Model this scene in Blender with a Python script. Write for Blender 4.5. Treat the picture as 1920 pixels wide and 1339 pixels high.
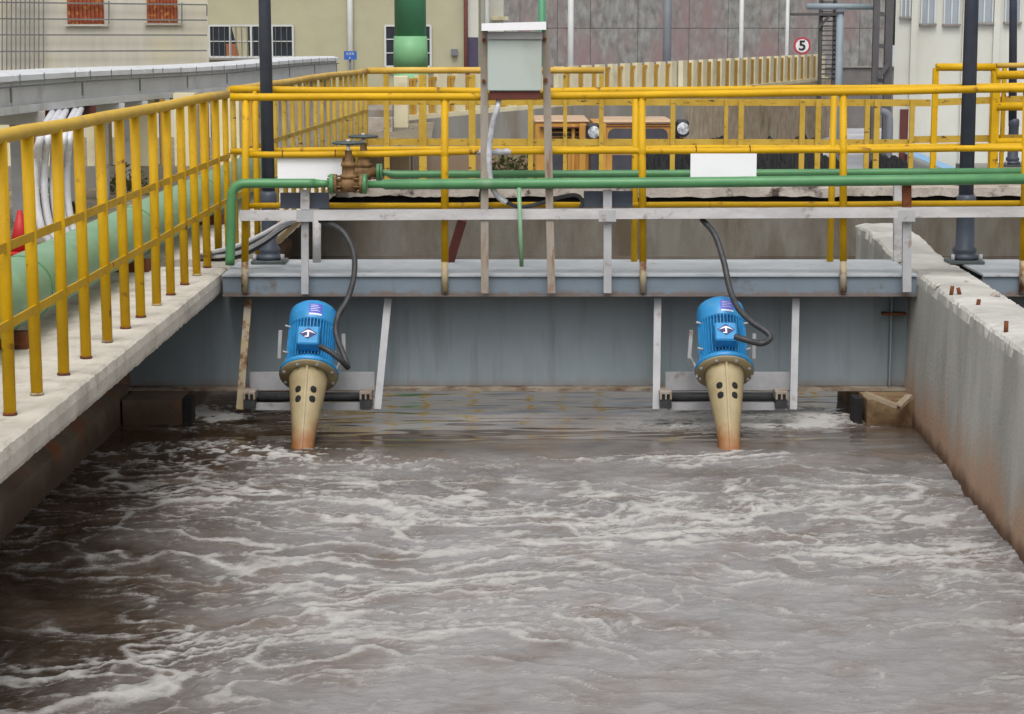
import bpy, math, random
import numpy as np
from mathutils import Vector, Matrix
random.seed(7)
R = math.radians
for o in list(bpy.data.objects): bpy.data.objects.remove(o)
scene = bpy.context.scene
COL = scene.collection

# ------------------------------------------------------------------ camera, sky, sun, exposure
CAM_H, FOC = 1.35, 3800.0                      # metres above the deck, focal length in photo pixels
PITCH = math.atan(594.5 / FOC)
cam = bpy.data.cameras.new('camera'); camo = bpy.data.objects.new('camera', cam); COL.objects.link(camo)
cam.sensor_width = 36; cam.lens = FOC / 1920 * 36; cam.clip_end = 3000; cam.clip_start = 0.05
camo.location = (0, 0, CAM_H); camo.rotation_euler = (math.pi / 2 - PITCH, 0, 0)
scene.camera = camo
w = bpy.data.worlds.new('World'); scene.world = w; w.use_nodes = True
nt = w.node_tree; bg = nt.nodes['Background']
sky = nt.nodes.new('ShaderNodeTexSky'); sky.sky_type = 'NISHITA'; sky.sun_disc = False
SUN_EL, SUN_AZ = R(58), R(184)                 # azimuth measured clockwise from +Y
sky.sun_elevation = SUN_EL; sky.sun_rotation = SUN_AZ; sky.dust_density = 6; sky.air_density = 1.0
hs = nt.nodes.new('ShaderNodeHueSaturation'); hs.inputs['Saturation'].default_value = 0.16
nt.links.new(sky.outputs[0], hs.inputs['Color']); nt.links.new(hs.outputs[0], bg.inputs['Color'])
bg.inputs['Strength'].default_value = 0.15
sun = bpy.data.lights.new('sun', 'SUN'); suno = bpy.data.objects.new('sun', sun); COL.objects.link(suno)
sun.energy = 0.6; sun.angle = R(25); sun.color = (1, .985, .965)
sd = Vector((math.sin(SUN_AZ) * math.cos(SUN_EL), math.cos(SUN_AZ) * math.cos(SUN_EL), math.sin(SUN_EL)))
suno.rotation_euler = (-sd).to_track_quat('-Z', 'Y').to_euler()
vs = scene.view_settings; vs.view_transform = 'Standard'; vs.look = 'None'; vs.exposure = 0.22; vs.gamma = 1

# ------------------------------------------------------------------ measuring helpers (photo pixel -> metres)
SP, CP = math.sin(PITCH), math.cos(PITCH)
def at(px, py, Y):
    """point of the place at depth Y whose position was measured at a photo pixel"""
    t = (669.5 - py) / FOC
    # (Y*SP - d*CP) = t*(Y*CP + d*SP)
    d = Y * (SP - t * CP) / (CP + t * SP)
    dep = Y * CP + d * SP
    return Vector(((px - 960) / FOC * dep, Y, CAM_H - d))
def gz(px, py, z):
    t = (669.5 - py) / FOC
    d = CAM_H - z
    Y = d * (CP + t * SP) / (SP - t * CP)
    return at(px, py, Y)

# ------------------------------------------------------------------ noise
_rng = np.random.default_rng(3)
_perm = _rng.permutation(256); _perm = np.concatenate([_perm, _perm, _perm])
_gr = _rng.normal(size=(256, 2)); _gr /= np.linalg.norm(_gr, axis=1)[:, None]
def gnoise(x, y, s=0):
    x = np.asarray(x, float) + s * 17.31; y = np.asarray(y, float) + s * 9.77
    xi = np.floor(x).astype(int); yi = np.floor(y).astype(int); xf = x - xi; yf = y - yi
    u = xf * xf * xf * (xf * (xf * 6 - 15) + 10); v = yf * yf * yf * (yf * (yf * 6 - 15) + 10)
    def g(ix, iy, dx, dy):
        h = _perm[(_perm[ix & 255] + iy) & 255]; q = _gr[h]
        return q[..., 0] * dx + q[..., 1] * dy
    a = g(xi, yi, xf, yf); b = g(xi + 1, yi, xf - 1, yf); c = g(xi, yi + 1, xf, yf - 1); d = g(xi + 1, yi + 1, xf - 1, yf - 1)
    return ((a * (1 - u) + b * u) * (1 - v) + (c * (1 - u) + d * u) * v) * 1.5
def fbm(x, y, o=4, s=0, gain=.5):
    t = 0; a = 1; f = 1
    for k in range(o):
        t = t + a * gnoise(x * f, y * f, s + k); a *= gain; f *= 2.03
    return t
def n1(t, s=0): return float(gnoise(np.array(t), np.array(s * 3.7 + .5)))
def sstep(a, b, x):
    t = np.clip((x - a) / (b - a), 0, 1); return t * t * (3 - 2 * t)

# ------------------------------------------------------------------ materials
def srgb(r, g, b):
    f = lambda c: (c / 255 / 12.92 if c <= 10 else ((c / 255 + .055) / 1.055) ** 2.4)
    return (f(r), f(g), f(b), 1)
def mat(name, c1, c2=None, scale=4, stretch=(1, 1, 1), rough=.6, metal=0, bump=.0, bscale=40, stain=None, stain_lo=.55, stain_hi=.75,
        stain_scale=6, stain_stretch=(1, 1, 1), spec=.4, seed=0, detail=8):
    m = bpy.data.materials.new(name); m.use_nodes = True; n = m.node_tree.nodes; L = m.node_tree.links
    p = n['Principled BSDF']; p.inputs['Roughness'].default_value = rough; p.inputs['Metallic'].default_value = metal
    p.inputs['Specular IOR Level'].default_value = spec
    tc = n.new('ShaderNodeTexCoord'); geo = n.new('ShaderNodeNewGeometry')
    def noise(sc, st, off, det=detail):
        mp = n.new('ShaderNodeMapping'); mp.inputs['Scale'].default_value = st; mp.inputs['Location'].default_value = (off, off * 1.7, off * .6)
        L.new(geo.outputs['Position'], mp.inputs[0])
        t = n.new('ShaderNodeTexNoise'); t.inputs['Scale'].default_value = sc; t.inputs['Detail'].default_value = det
        t.inputs['Roughness'].default_value = .6; L.new(mp.outputs[0], t.inputs['Vector']); return t
    col = None
    if c2 is None: c2 = tuple(c * .8 for c in c1[:3]) + (1,)
    t = noise(scale, stretch, seed * 3.1)
    cr = n.new('ShaderNodeMapRange'); cr.inputs[1].default_value = .35; cr.inputs[2].default_value = .65; L.new(t.outputs['Fac'], cr.inputs[0])
    mx = n.new('ShaderNodeMix'); mx.data_type = 'RGBA'; mx.inputs[6].default_value = c1; mx.inputs[7].default_value = c2
    L.new(cr.outputs[0], mx.inputs[0]); col = mx.outputs[2]
    if stain:
        t2 = noise(stain_scale, stain_stretch, seed * 1.3 + 5)
        r2 = n.new('ShaderNodeMapRange'); r2.inputs[1].default_value = stain_lo; r2.inputs[2].default_value = stain_hi; L.new(t2.outputs['Fac'], r2.inputs[0])
        m2 = n.new('ShaderNodeMix'); m2.data_type = 'RGBA'; L.new(r2.outputs[0], m2.inputs[0]); L.new(col, m2.inputs[6]); m2.inputs[7].default_value = stain; col = m2.outputs[2]
    L.new(col, p.inputs['Base Color'])
    if bump:
        t3 = noise(bscale, (1, 1, 1), 2.2, 6)
        b = n.new('ShaderNodeBump'); b.inputs['Strength'].default_value = bump; b.inputs['Distance'].default_value = .02
        L.new(t3.outputs['Fac'], b.inputs['Height']); L.new(b.outputs[0], p.inputs['Normal'])
    m['col'] = 1
    return m
def add_zstain(m, col, z0, z1, noise_amp=.25, scale=3, stretch=(1, 1, .3), amount=1.0):
    """a tide-line stain: full below z0, gone above z1, with a ragged edge"""
    n = m.node_tree.nodes; L = m.node_tree.links; p = n['Principled BSDF']
    src = p.inputs['Base Color'].links[0].from_socket
    geo = n.new('ShaderNodeNewGeometry'); sx = n.new('ShaderNodeSeparateXYZ'); L.new(geo.outputs['Position'], sx.inputs[0])
    mp = n.new('ShaderNodeMapping'); mp.inputs['Scale'].default_value = stretch; L.new(geo.outputs['Position'], mp.inputs[0])
    t = n.new('ShaderNodeTexNoise'); t.inputs['Scale'].default_value = scale; t.inputs['Detail'].default_value = 6; L.new(mp.outputs[0], t.inputs['Vector'])
    a = n.new('ShaderNodeMath'); a.operation = 'MULTIPLY_ADD'; L.new(t.outputs['Fac'], a.inputs[0]); a.inputs[1].default_value = -noise_amp * 2; a.inputs[2].default_value = noise_amp
    s = n.new('ShaderNodeMath'); s.operation = 'ADD'; L.new(sx.outputs['Z'], s.inputs[0]); L.new(a.outputs[0], s.inputs[1])
    r = n.new('ShaderNodeMapRange'); r.interpolation_type = 'SMOOTHSTEP'; r.inputs[1].default_value = z1; r.inputs[2].default_value = z0; r.inputs[3].default_value = 0; r.inputs[4].default_value = amount
    L.new(s.outputs[0], r.inputs[0])
    mx = n.new('ShaderNodeMix'); mx.data_type = 'RGBA'; L.new(r.outputs[0], mx.inputs[0]); L.new(src, mx.inputs[6]); mx.inputs[7].default_value = col
    L.new(mx.outputs[2], p.inputs['Base Color'])

M = {}
M['yellow'] = mat('yellow_paint', srgb(208, 163, 14), srgb(190, 147, 14), 5, rough=.55, spec=.25, bump=.05, stain=srgb(120, 80, 34), stain_lo=.62, stain_hi=.70, stain_scale=11)
M['yellow_dusty'] = mat('dusty_yellow_paint', srgb(205, 172, 84), srgb(190, 148, 50), 4, rough=.6, bump=.08, stain=srgb(120, 84, 50), stain_lo=.64, stain_hi=.74, stain_scale=9)
M['yellow_old'] = mat('old_flat_yellow', srgb(190, 158, 62), srgb(174, 140, 44), 5, rough=.7, stain=srgb(60, 48, 36), stain_lo=.6, stain_hi=.68, stain_scale=10, stain_stretch=(1, 1, 3))
M['post_lower'] = mat('post_yellow_rust', srgb(168, 146, 96), srgb(154, 146, 132), 7, rough=.7, stain=srgb(104, 66, 38), stain_lo=.5, stain_hi=.62, stain_scale=12)
M['rust'] = mat('rust', srgb(120, 66, 34), srgb(86, 50, 34), 25, rough=.9, bump=.3)
M['redprimer'] = mat('red_primer', srgb(104, 52, 44), srgb(84, 50, 46), 10, rough=.8)
M['concrete'] = mat('walkway_concrete', srgb(211, 204, 192), srgb(188, 181, 168), 3, rough=.9, bump=.35, bscale=60, stain=srgb(153, 147, 137), stain_lo=.52, stain_hi=.75, stain_scale=5)
M['slabedge'] = M['concrete']
M['wallconc'] = mat('tank_concrete', srgb(177, 175, 168), srgb(154, 152, 145), 1.8, (1, 1.1, .5), rough=.9, bump=.3, bscale=50, stain=srgb(206, 204, 198), stain_lo=.45, stain_hi=.9, stain_scale=2.2, stain_stretch=(1, 1.2, .4))
add_zstain(M['wallconc'], srgb(176, 122, 74), -.82, -.45, .30, 2.2, (1, 1, .5), .62)
add_zstain(M['wallconc'], srgb(88, 62, 42), -.86, -.76, .06, 6, (1, 1, 1), .9)
M['walltop'] = mat('wall_top_concrete', srgb(214, 205, 190), srgb(188, 178, 162), 6, rough=.95, bump=.6, bscale=45, stain=srgb(160, 150, 136), stain_lo=.6, stain_hi=.72, stain_scale=16)
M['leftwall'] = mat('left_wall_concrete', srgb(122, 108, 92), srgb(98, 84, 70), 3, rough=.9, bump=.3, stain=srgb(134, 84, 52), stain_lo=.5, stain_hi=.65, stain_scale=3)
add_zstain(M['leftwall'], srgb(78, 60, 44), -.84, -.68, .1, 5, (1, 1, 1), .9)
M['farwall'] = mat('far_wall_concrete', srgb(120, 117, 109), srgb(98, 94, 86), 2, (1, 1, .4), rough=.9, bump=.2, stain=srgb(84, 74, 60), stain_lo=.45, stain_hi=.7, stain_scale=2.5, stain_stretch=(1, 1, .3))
M['farwallR'] = mat('far_wall_brown', srgb(98, 92, 80), srgb(84, 76, 64), 2, (1, 1, .4), rough=.9, bump=.2, stain=srgb(70, 60, 48), stain_lo=.45, stain_hi=.7, stain_scale=2.5, stain_stretch=(1, 1, .3))
M['ledge'] = mat('ledge_concrete', srgb(176, 168, 158), srgb(150, 140, 130), 5, rough=.9, bump=.5, stain=srgb(70, 58, 54), stain_lo=.55, stain_hi=.65, stain_scale=5)
M['steel'] = mat('blue_grey_paint', srgb(132, 142, 148), srgb(119, 130, 134), 2.5, (1, 1, .25), rough=.5, bump=.04, bscale=15, stain=srgb(104, 108, 108), stain_lo=.52, stain_hi=.8, stain_scale=4, stain_stretch=(2, 1, .2))
add_zstain(M['steel'], srgb(116, 96, 78), -.74, -.64, .05, 9, (1, 1, 1), .7)
add_zstain(M['steel'], srgb(86, 66, 54), -.10, -.20, .05, 9, (1, 1, .5), .0)
M['flange'] = mat('weathered_flange', srgb(150, 142, 128), srgb(120, 104, 88), 9, (1, 1, 1), rough=.8, bump=.2, stain=srgb(96, 70, 50), stain_lo=.5, stain_hi=.66, stain_scale=7)
M['channel'] = mat('channel_paint', srgb(117, 130, 141), srgb(110, 121, 130), 4, rough=.5, bump=.04, stain=srgb(98, 91, 85), stain_lo=.6, stain_hi=.74, stain_scale=7)
add_zstain(M['channel'], srgb(110, 90, 76), -.125, -.09, .03, 14, (1, 1, 1), .8)
M['decktop'] = mat('dusty_deck', srgb(176, 180, 184), srgb(159, 165, 169), 6, rough=.8, bump=.1, stain=srgb(139, 130, 122), stain_lo=.62, stain_hi=.7, stain_scale=10)
M['galv'] = mat('galvanised', srgb(176, 176, 178), srgb(158, 158, 160), 6, rough=.55, metal=.0, bump=.05, stain=srgb(128, 112, 98), stain_lo=.6, stain_hi=.72, stain_scale=9)
M['whitebeam'] = mat('white_beam', srgb(196, 194, 194), srgb(174, 172, 172), 5, (1, 3, 3), rough=.7, bump=.1, stain=srgb(120, 112, 108), stain_lo=.57, stain_hi=.7, stain_scale=8)
M['rustgalv'] = mat('rusty_post', srgb(160, 152, 142), srgb(138, 126, 112), 7, (1, 1, .5), rough=.7, bump=.1, stain=srgb(126, 88, 56), stain_lo=.55, stain_hi=.68, stain_scale=6, stain_stretch=(4, 4, .6))
M['green'] = mat('green_paint', srgb(84, 139, 91), srgb(74, 125, 83), 6, rough=.38, bump=.03, stain=srgb(117, 141, 112), stain_lo=.6, stain_hi=.75, stain_scale=4)
M['greenbig'] = mat('pale_green_paint', srgb(128, 164, 130), srgb(112, 150, 116), 3, rough=.45, bump=.03, stain=srgb(110, 142, 104), stain_lo=.55, stain_hi=.75, stain_scale=5)
M['greentower'] = mat('tower_green', srgb(78, 141, 104), srgb(72, 132, 97), 2, rough=.5)
M['greentower2'] = mat('tower_green_light', srgb(120, 172, 124), srgb(110, 162, 118), 2, rough=.5)
M['lamp'] = mat('lamp_post_paint', srgb(72, 78, 90), srgb(62, 68, 80), 6, rough=.45)
M['valve'] = mat('valve_bronze', srgb(134, 104, 66), srgb(98, 72, 46), 30, rough=.7, bump=.2)
M['wheelblk'] = mat('handwheel_grey', srgb(84, 92, 92), srgb(70, 78, 78), 20, rough=.5)
M['white'] = mat('white_board', srgb(240, 240, 242), srgb(232, 232, 236), 2, rough=.5)
M['box'] = mat('box_grey', srgb(182, 193, 186), srgb(174, 184, 178), 2, rough=.45, stain=srgb(166, 170, 159), stain_lo=.55, stain_hi=.8, stain_scale=3)
M['dark'] = mat('dark_void', srgb(34, 32, 32), srgb(26, 25, 25), 8, rough=.9)
M['hose'] = mat('black_hose', srgb(62, 62, 64), srgb(48, 48, 50), 30, rough=.5, bump=.1)
M['cablew'] = mat('white_cable', srgb(212, 212, 216), srgb(190, 190, 194), 12, rough=.5)
M['conduit'] = mat('silver_conduit', srgb(214, 216, 222), srgb(170, 172, 178), 16, rough=.4, stain=srgb(90, 92, 96), stain_lo=.62, stain_hi=.68, stain_scale=18)
M['blue'] = mat('motor_blue', srgb(52, 140, 196), srgb(42, 124, 178), 12, rough=.35, bump=.04, bscale=80, stain=srgb(94, 137, 156), stain_lo=.62, stain_hi=.74, stain_scale=12)
M['bluedark'] = mat('motor_core', srgb(26, 84, 128), srgb(22, 70, 108), 12, rough=.6)
M['cone'] = mat('beige_cone', srgb(165, 151, 117), srgb(149, 134, 100), 8, rough=.55, bump=.05, stain=srgb(139, 121, 89), stain_lo=.58, stain_hi=.75, stain_scale=9)
add_zstain(M['cone'], srgb(138, 84, 42), -.88, -.70, .08, 14, (1, 1, 1), .95)
M['logo'] = mat('logo_purple', srgb(48, 44, 96), srgb(44, 40, 90), 5, rough=.5)
M['sticker'] = mat('sticker_blue', srgb(88, 96, 190), srgb(80, 88, 180), 5, rough=.4)
M['lilac'] = mat('sticker_white', srgb(216, 220, 232), srgb(208, 212, 226), 5, rough=.4)
M['tray'] = mat('tray_grey', srgb(195, 197, 197), srgb(182, 184, 184), 2, rough=.5, bump=.03, stain=srgb(166, 164, 159), stain_lo=.55, stain_hi=.75, stain_scale=3)
M['traytop'] = mat('tray_cover', srgb(206, 208, 210), srgb(193, 195, 197), 3, rough=.5)
M['cream'] = mat('cream_wall', srgb(172, 168, 142), srgb(166, 162, 136), 1.2, rough=.9, stain=srgb(161, 155, 132), stain_lo=.5, stain_hi=.8, stain_scale=.6)
M['offwhite'] = mat('off_white_wall', srgb(198, 198, 189), srgb(191, 190, 179), .8, rough=.9, stain=srgb(181, 180, 169), stain_lo=.5, stain_hi=.8, stain_scale=.7, stain_stretch=(1, 1, .3))
M['tilewall'] = mat('tile_wall', srgb(194, 190, 179), srgb(182, 179, 167), 3, (3, 3, .4), rough=.6, stain=srgb(197, 189, 162), stain_lo=.5, stain_hi=.7, stain_scale=.8)
M['orange'] = mat('orange_lattice', srgb(146, 72, 42), srgb(130, 60, 34), 12, rough=.7, stain=srgb(175, 123, 58), stain_lo=.55, stain_hi=.65, stain_scale=16)
M['greyline'] = mat('dark_wire', srgb(110, 112, 110), srgb(98, 100, 98), 5, rough=.6)
M['glass'] = mat('window_glass', srgb(52, 58, 66), srgb(40, 46, 54), 1.5, rough=.12, spec=.6)
M['glasspale'] = mat('pale_window_glass', srgb(158, 166, 174), srgb(140, 148, 156), 1.5, (1, 1, .3), rough=.15, spec=.6)
M['frame'] = mat('window_frame', srgb(196, 197, 196), srgb(186, 188, 186), 2, rough=.5)
M['curtain'] = mat('curtain', srgb(175, 170, 145), srgb(158, 153, 128), 6, (4, 4, .2), rough=.9)
M['wood'] = mat('brown_board', srgb(150, 96, 66), srgb(140, 88, 60), 4, rough=.8)
M['stained'] = mat('stained_tank', srgb(141, 141, 137), srgb(104, 101, 99), 3.2, (1, 1, .5), rough=.95, bump=.3, bscale=4, stain=srgb(129, 110, 108), stain_lo=.46, stain_hi=.64, stain_scale=.5, stain_stretch=(1.6, 1, .5), detail=14)
M['stainjoint'] = mat('tank_joint', srgb(118, 113, 111), srgb(98, 95, 93), .8, rough=.95)
M['mustard'] = mat('mustard_bar', srgb(190, 148, 58), srgb(172, 130, 48), 2, rough=.7)
M['balcream'] = mat('baluster_cream', srgb(214, 206, 174), srgb(200, 190, 158), 1.5, rough=.8, stain=srgb(170, 161, 134), stain_lo=.55, stain_hi=.8, stain_scale=2)
M['retgrey'] = mat('retaining_grey', srgb(143, 141, 133), srgb(126, 122, 114), 1, (1, 1, .4), rough=.95, bump=.3, bscale=10, stain=srgb(120, 107, 90), stain_lo=.5, stain_hi=.7, stain_scale=.9, stain_stretch=(2, 1, .4))
add_zstain(M['retgrey'], srgb(140, 112, 84), -1.6, -1.0, .4, 1, (1, 1, .5), .8)
M['retbrown'] = mat('retaining_brown', srgb(172, 158, 136), srgb(140, 122, 100), 4, (1, 1, .6), rough=.95, stain=srgb(96, 92, 74), stain_lo=.56, stain_hi=.68, stain_scale=.5, stain_stretch=(2, 1, .5))
M['yard'] = mat('yard_concrete', srgb(168, 170, 176), srgb(150, 152, 158), .3, rough=.9, stain=srgb(196, 190, 180), stain_lo=.55, stain_hi=.7, stain_scale=.4)
M['dirt'] = mat('dirt_ground', srgb(142, 130, 112), srgb(112, 102, 84), 2, rough=.95, bump=.5, bscale=14, stain=srgb(92, 92, 62), stain_lo=.5, stain_hi=.65, stain_scale=5)
M['loader'] = mat('loader_yellow', srgb(188, 138, 62), srgb(170, 122, 52), 3, rough=.6, stain=srgb(150, 110, 72), stain_lo=.58, stain_hi=.72, stain_scale=5)
M['loadtop'] = mat('loader_roof', srgb(186, 159, 132), srgb(172, 145, 117), 3, rough=.7)
M['chrome'] = mat('lamp_glass', srgb(214, 216, 220), srgb(110, 112, 118), 14, rough=.15, spec=.8)
M['sludge'] = mat('black_sludge', srgb(26, 26, 28), srgb(18, 18, 20), 5, rough=.8, bump=.8, bscale=14)
M['steelgrey'] = mat('grey_column', srgb(112, 116, 122), srgb(100, 104, 110), 1, rough=.6)
M['bluegrey'] = mat('blue_grey_pipe', srgb(138, 150, 158), srgb(126, 138, 146), 1, rough=.6)
M['darkframe'] = mat('dark_steel_frame', srgb(84, 82, 82), srgb(72, 70, 70), 2, rough=.7)
M['bluetrim'] = mat('light_blue_trim', srgb(148, 184, 214), srgb(138, 174, 206), 2, rough=.6)
M['signred'] = mat('sign_red', srgb(186, 70, 84), srgb(178, 62, 76), 2, rough=.5)
M['signblue'] = mat('sign_blue', srgb(60, 104, 186), srgb(54, 96, 176), 2, rough=.5)
M['signblack'] = mat('sign_black', srgb(44, 46, 50), srgb(38, 40, 44), 2, rough=.5)
M['conered'] = mat('cone_red', srgb(181, 39, 35), srgb(167, 33, 32), 4, rough=.5)
M['leaf'] = mat('weed_leaf', srgb(107, 103, 63), srgb(82, 84, 49), 8, rough=.8)
M['peach'] = mat('peach_plinth', srgb(190, 163, 126), srgb(180, 153, 116), 2, rough=.9)
M['plank'] = mat('weathered_plank', srgb(164, 150, 128), srgb(136, 120, 98), 10, (.4, 3, 3), rough=.9, bump=.3)
M['doorpurple'] = mat('dark_door', srgb(76, 70, 92), srgb(68, 62, 84), 2, rough=.6)

# ------------------------------------------------------------------ mesh builder
def wloc(p):
    v = Vector((0, 0, 0))
    while p is not None: v += p.location; p = p.parent
    return v
class MB:
    def __init__(s): s.v = []; s.f = []; s.mi = []; s.cur = 0; s.sm = []
    def add(s, vs_, fs, smooth=False):
        b = len(s.v); s.v += [tuple(v) for v in vs_]
        for f in fs: s.f.append(tuple(b + i for i in f)); s.mi.append(s.cur); s.sm.append(smooth)
        return s
    def box(s, a, b, bev=0):
        x0, y0, z0 = [min(a[i], b[i]) for i in range(3)]; x1, y1, z1 = [max(a[i], b[i]) for i in range(3)]
        if bev:
            e = min(bev, (x1 - x0) * .45, (y1 - y0) * .45, (z1 - z0) * .45); V = []
            import itertools
            idx = {}
            for sx, sy, sz in itertools.product((0, 1), repeat=3):
                X, Y, Z = (x0, x1)[sx], (y0, y1)[sy], (z0, z1)[sz]; dx, dy, dz = (e, -e)[sx], (e, -e)[sy], (e, -e)[sz]
                for k, q in enumerate(((X, Y + dy, Z + dz), (X + dx, Y, Z + dz), (X + dx, Y + dy, Z))): idx[(sx, sy, sz, k)] = len(V); V.append(q)
            F = []
            for ax in range(3):
                for side in (0, 1):
                    o = [i for i in range(3) if i != ax]
                    def key(p, q):
                        c = [0, 0, 0]; c[ax] = side; c[o[0]] = p; c[o[1]] = q; return idx[(c[0], c[1], c[2], ax)]
                    f = [key(0, 0), key(1, 0), key(1, 1), key(0, 1)]
                    fl = (side == 1) != (ax == 1)
                    F.append(f if fl else f[::-1])
            for ax in range(3):
                o = [i for i in range(3) if i != ax]
                for p in (0, 1):
                    for q in (0, 1):
                        def k2(t, kk):
                            c = [0, 0, 0]; c[ax] = t; c[o[0]] = p; c[o[1]] = q; return idx[(c[0], c[1], c[2], kk)]
                        F.append([k2(0, o[0]), k2(1, o[0]), k2(1, o[1]), k2(0, o[1])])
            for sx, sy, sz in itertools.product((0, 1), repeat=3): F.append([idx[(sx, sy, sz, k)] for k in range(3)])
            # fix winding outward
            c = Vector(((x0 + x1) / 2, (y0 + y1) / 2, (z0 + z1) / 2)); G = []
            for f in F:
                P = [Vector(V[i]) for i in f]; n = (P[1] - P[0]).cross(P[2] - P[0]); m = sum(P, Vector()) / len(P) - c
                G.append(f if n.dot(m) >= 0 else f[::-1])
            return s.add(V, G)
        V = [(x0, y0, z0), (x1, y0, z0), (x1, y1, z0), (x0, y1, z0), (x0, y0, z1), (x1, y0, z1), (x1, y1, z1), (x0, y1, z1)]
        return s.add(V, [(0, 3, 2, 1), (4, 5, 6, 7), (0, 1, 5, 4), (1, 2, 6, 5), (2, 3, 7, 6), (3, 0, 4, 7)])
    def bar(s, p, q, wd, hg, up=(0, 0, 1)):
        """rectangular bar from p to q, wd across, hg along up"""
        p = Vector(p); q = Vector(q); d = (q - p).normalized(); u = Vector(up); r = d.cross(u)
        if r.length < 1e-4: r = d.cross(Vector((0, 1, 0)))
        r.normalize(); u = r.cross(d).normalized(); r = r * wd / 2; u = u * hg / 2
        V = [p - r - u, p + r - u, p + r + u, p - r + u, q - r - u, q + r - u, q + r + u, q - r + u]
        return s.add(V, [(0, 1, 2, 3)[::1], (7, 6, 5, 4), (0, 4, 5, 1), (1, 5, 6, 2), (2, 6, 7, 3), (3, 7, 4, 0)])
    def tube(s, pts, r, n=12, smooth_path=0, cap=True):
        pts = [Vector(p) for p in pts]
        if smooth_path: pts = catmull(pts, smooth_path)
        rs = r if isinstance(r, (list, tuple)) else [r] * len(pts)
        if smooth_path and isinstance(r, (list, tuple)): rs = list(np.interp(np.linspace(0, 1, len(pts)), np.linspace(0, 1, len(r)), r))
        V = []; F = []; prev = None
        for i, p in enumerate(pts):
            t = (pts[min(i + 1, len(pts) - 1)] - pts[max(i - 1, 0)]).normalized()
            if prev is None:
                a = Vector((0, 0, 1)) if abs(t.z) < .9 else Vector((1, 0, 0)); u = t.cross(a).normalized()
            else: u = (prev - t * prev.dot(t)).normalized()
            prev = u; v = t.cross(u)
            for k in range(n):
                a = 2 * math.pi * k / n; V.append(p + (u * math.cos(a) + v * math.sin(a)) * rs[i])
        for i in range(len(pts) - 1):
            for k in range(n):
                F.append((i * n + k, i * n + (k + 1) % n, (i + 1) * n + (k + 1) % n, (i + 1) * n + k))
        s.add(V, F, True)
        if cap:
            b = len(s.v) - len(V)
            s.f.append(tuple(b + k for k in range(n))[::-1]); s.mi.append(s.cur); s.sm.append(False)
            s.f.append(tuple(b + (len(pts) - 1) * n + k for k in range(n))); s.mi.append(s.cur); s.sm.append(False)
        return s
    def lathe(s, prof, c=(0, 0, 0), n=24, axis='Z', smooth=True, cap=True):
        c = Vector(c); V = []; F = []
        for (r, h) in prof:
            for k in range(n):
                a = 2 * math.pi * k / n; x, y = r * math.cos(a), r * math.sin(a)
                V.append(c + (Vector((x, y, h)) if axis == 'Z' else Vector((x, -h, y)) if axis == 'Y' else Vector((h, x, y))))
        m = len(prof)
        for i in range(m - 1):
            for k in range(n): F.append((i * n + k, i * n + (k + 1) % n, (i + 1) * n + (k + 1) % n, (i + 1) * n + k))
        s.add(V, F, smooth)
        if cap:
            b = len(s.v) - len(V)
            s.f.append(tuple(b + k for k in range(n))[::-1]); s.mi.append(s.cur); s.sm.append(False)
            s.f.append(tuple(b + (m - 1) * n + k for k in range(n))); s.mi.append(s.cur); s.sm.append(False)
        return s
    def build(s, name, mats, parent=None, kind=None):
        me = bpy.data.meshes.new(name); o_ = wloc(parent) if parent else Vector((0, 0, 0))
        me.from_pydata([(v[0] - o_.x, v[1] - o_.y, v[2] - o_.z) for v in s.v], [], s.f)
        if not isinstance(mats, (list, tuple)): mats = [mats]
        for m in mats: me.materials.append(m)
        me.polygons.foreach_set('material_index', s.mi); me.polygons.foreach_set('use_smooth', s.sm); me.update()
        o = bpy.data.objects.new(name, me); COL.objects.link(o)
        if parent: o.parent = parent
        if kind: o['kind'] = kind
        return o
def catmull(P, k):
    P = [P[0] + (P[0] - P[1])] + P + [P[-1] + (P[-1] - P[-2])]; out = []
    for i in range(1, len(P) - 2):
        for j in range(k):
            t = j / k; a, b, c, d = P[i - 1], P[i], P[i + 1], P[i + 2]
            out.append(.5 * ((2 * b) + (c - a) * t + (2 * a - 5 * b + 4 * c - d) * t * t + (3 * b - a - 3 * c + d) * t ** 3))
    out.append(P[-2]); return out
def tag(o, label, cat, group=None):
    o['label'] = label; o['category'] = cat
    if group: o['group'] = group
    return o
def thing(name, label, cat, loc=(0, 0, 0), group=None):
    o = bpy.data.objects.new(name, None); COL.objects.link(o); o.location = loc; o.empty_display_size = .1
    return tag(o, label, cat, group)
def copy_tree(o, parent=None):
    c = o.copy(); COL.objects.link(c); c.parent = parent
    for ch in list(o.children): copy_tree(ch, c)
    return c
def rough_run(mb, prof, ys, closed_ends=True, f=14):
    """a cross-section [(x,z,jitter)] run along Y with a broken, uneven surface"""
    m = len(prof); V = []; F = []
    for j, y in enumerate(ys):
        for i, (x, z, a) in enumerate(prof):
            V.append((x + a * (n1(y * f, i) + .6 * n1(y * f * 3, i + 40)), y, z + a * .8 * (n1(y * f * 1.3, i + 80) + .6 * n1(y * f * 3.3, i + 120))))
    for j in range(len(ys) - 1):
        for i in range(m):
            k = (i + 1) % m; F.append((j * m + i, (j + 1) * m + i, (j + 1) * m + k, j * m + k))
    F.append(tuple(range(m))); F.append(tuple((len(ys) - 1) * m + i for i in range(m))[::-1])
    mb.add(V, F); return mb
WZ = -0.87                                           # water level

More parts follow.
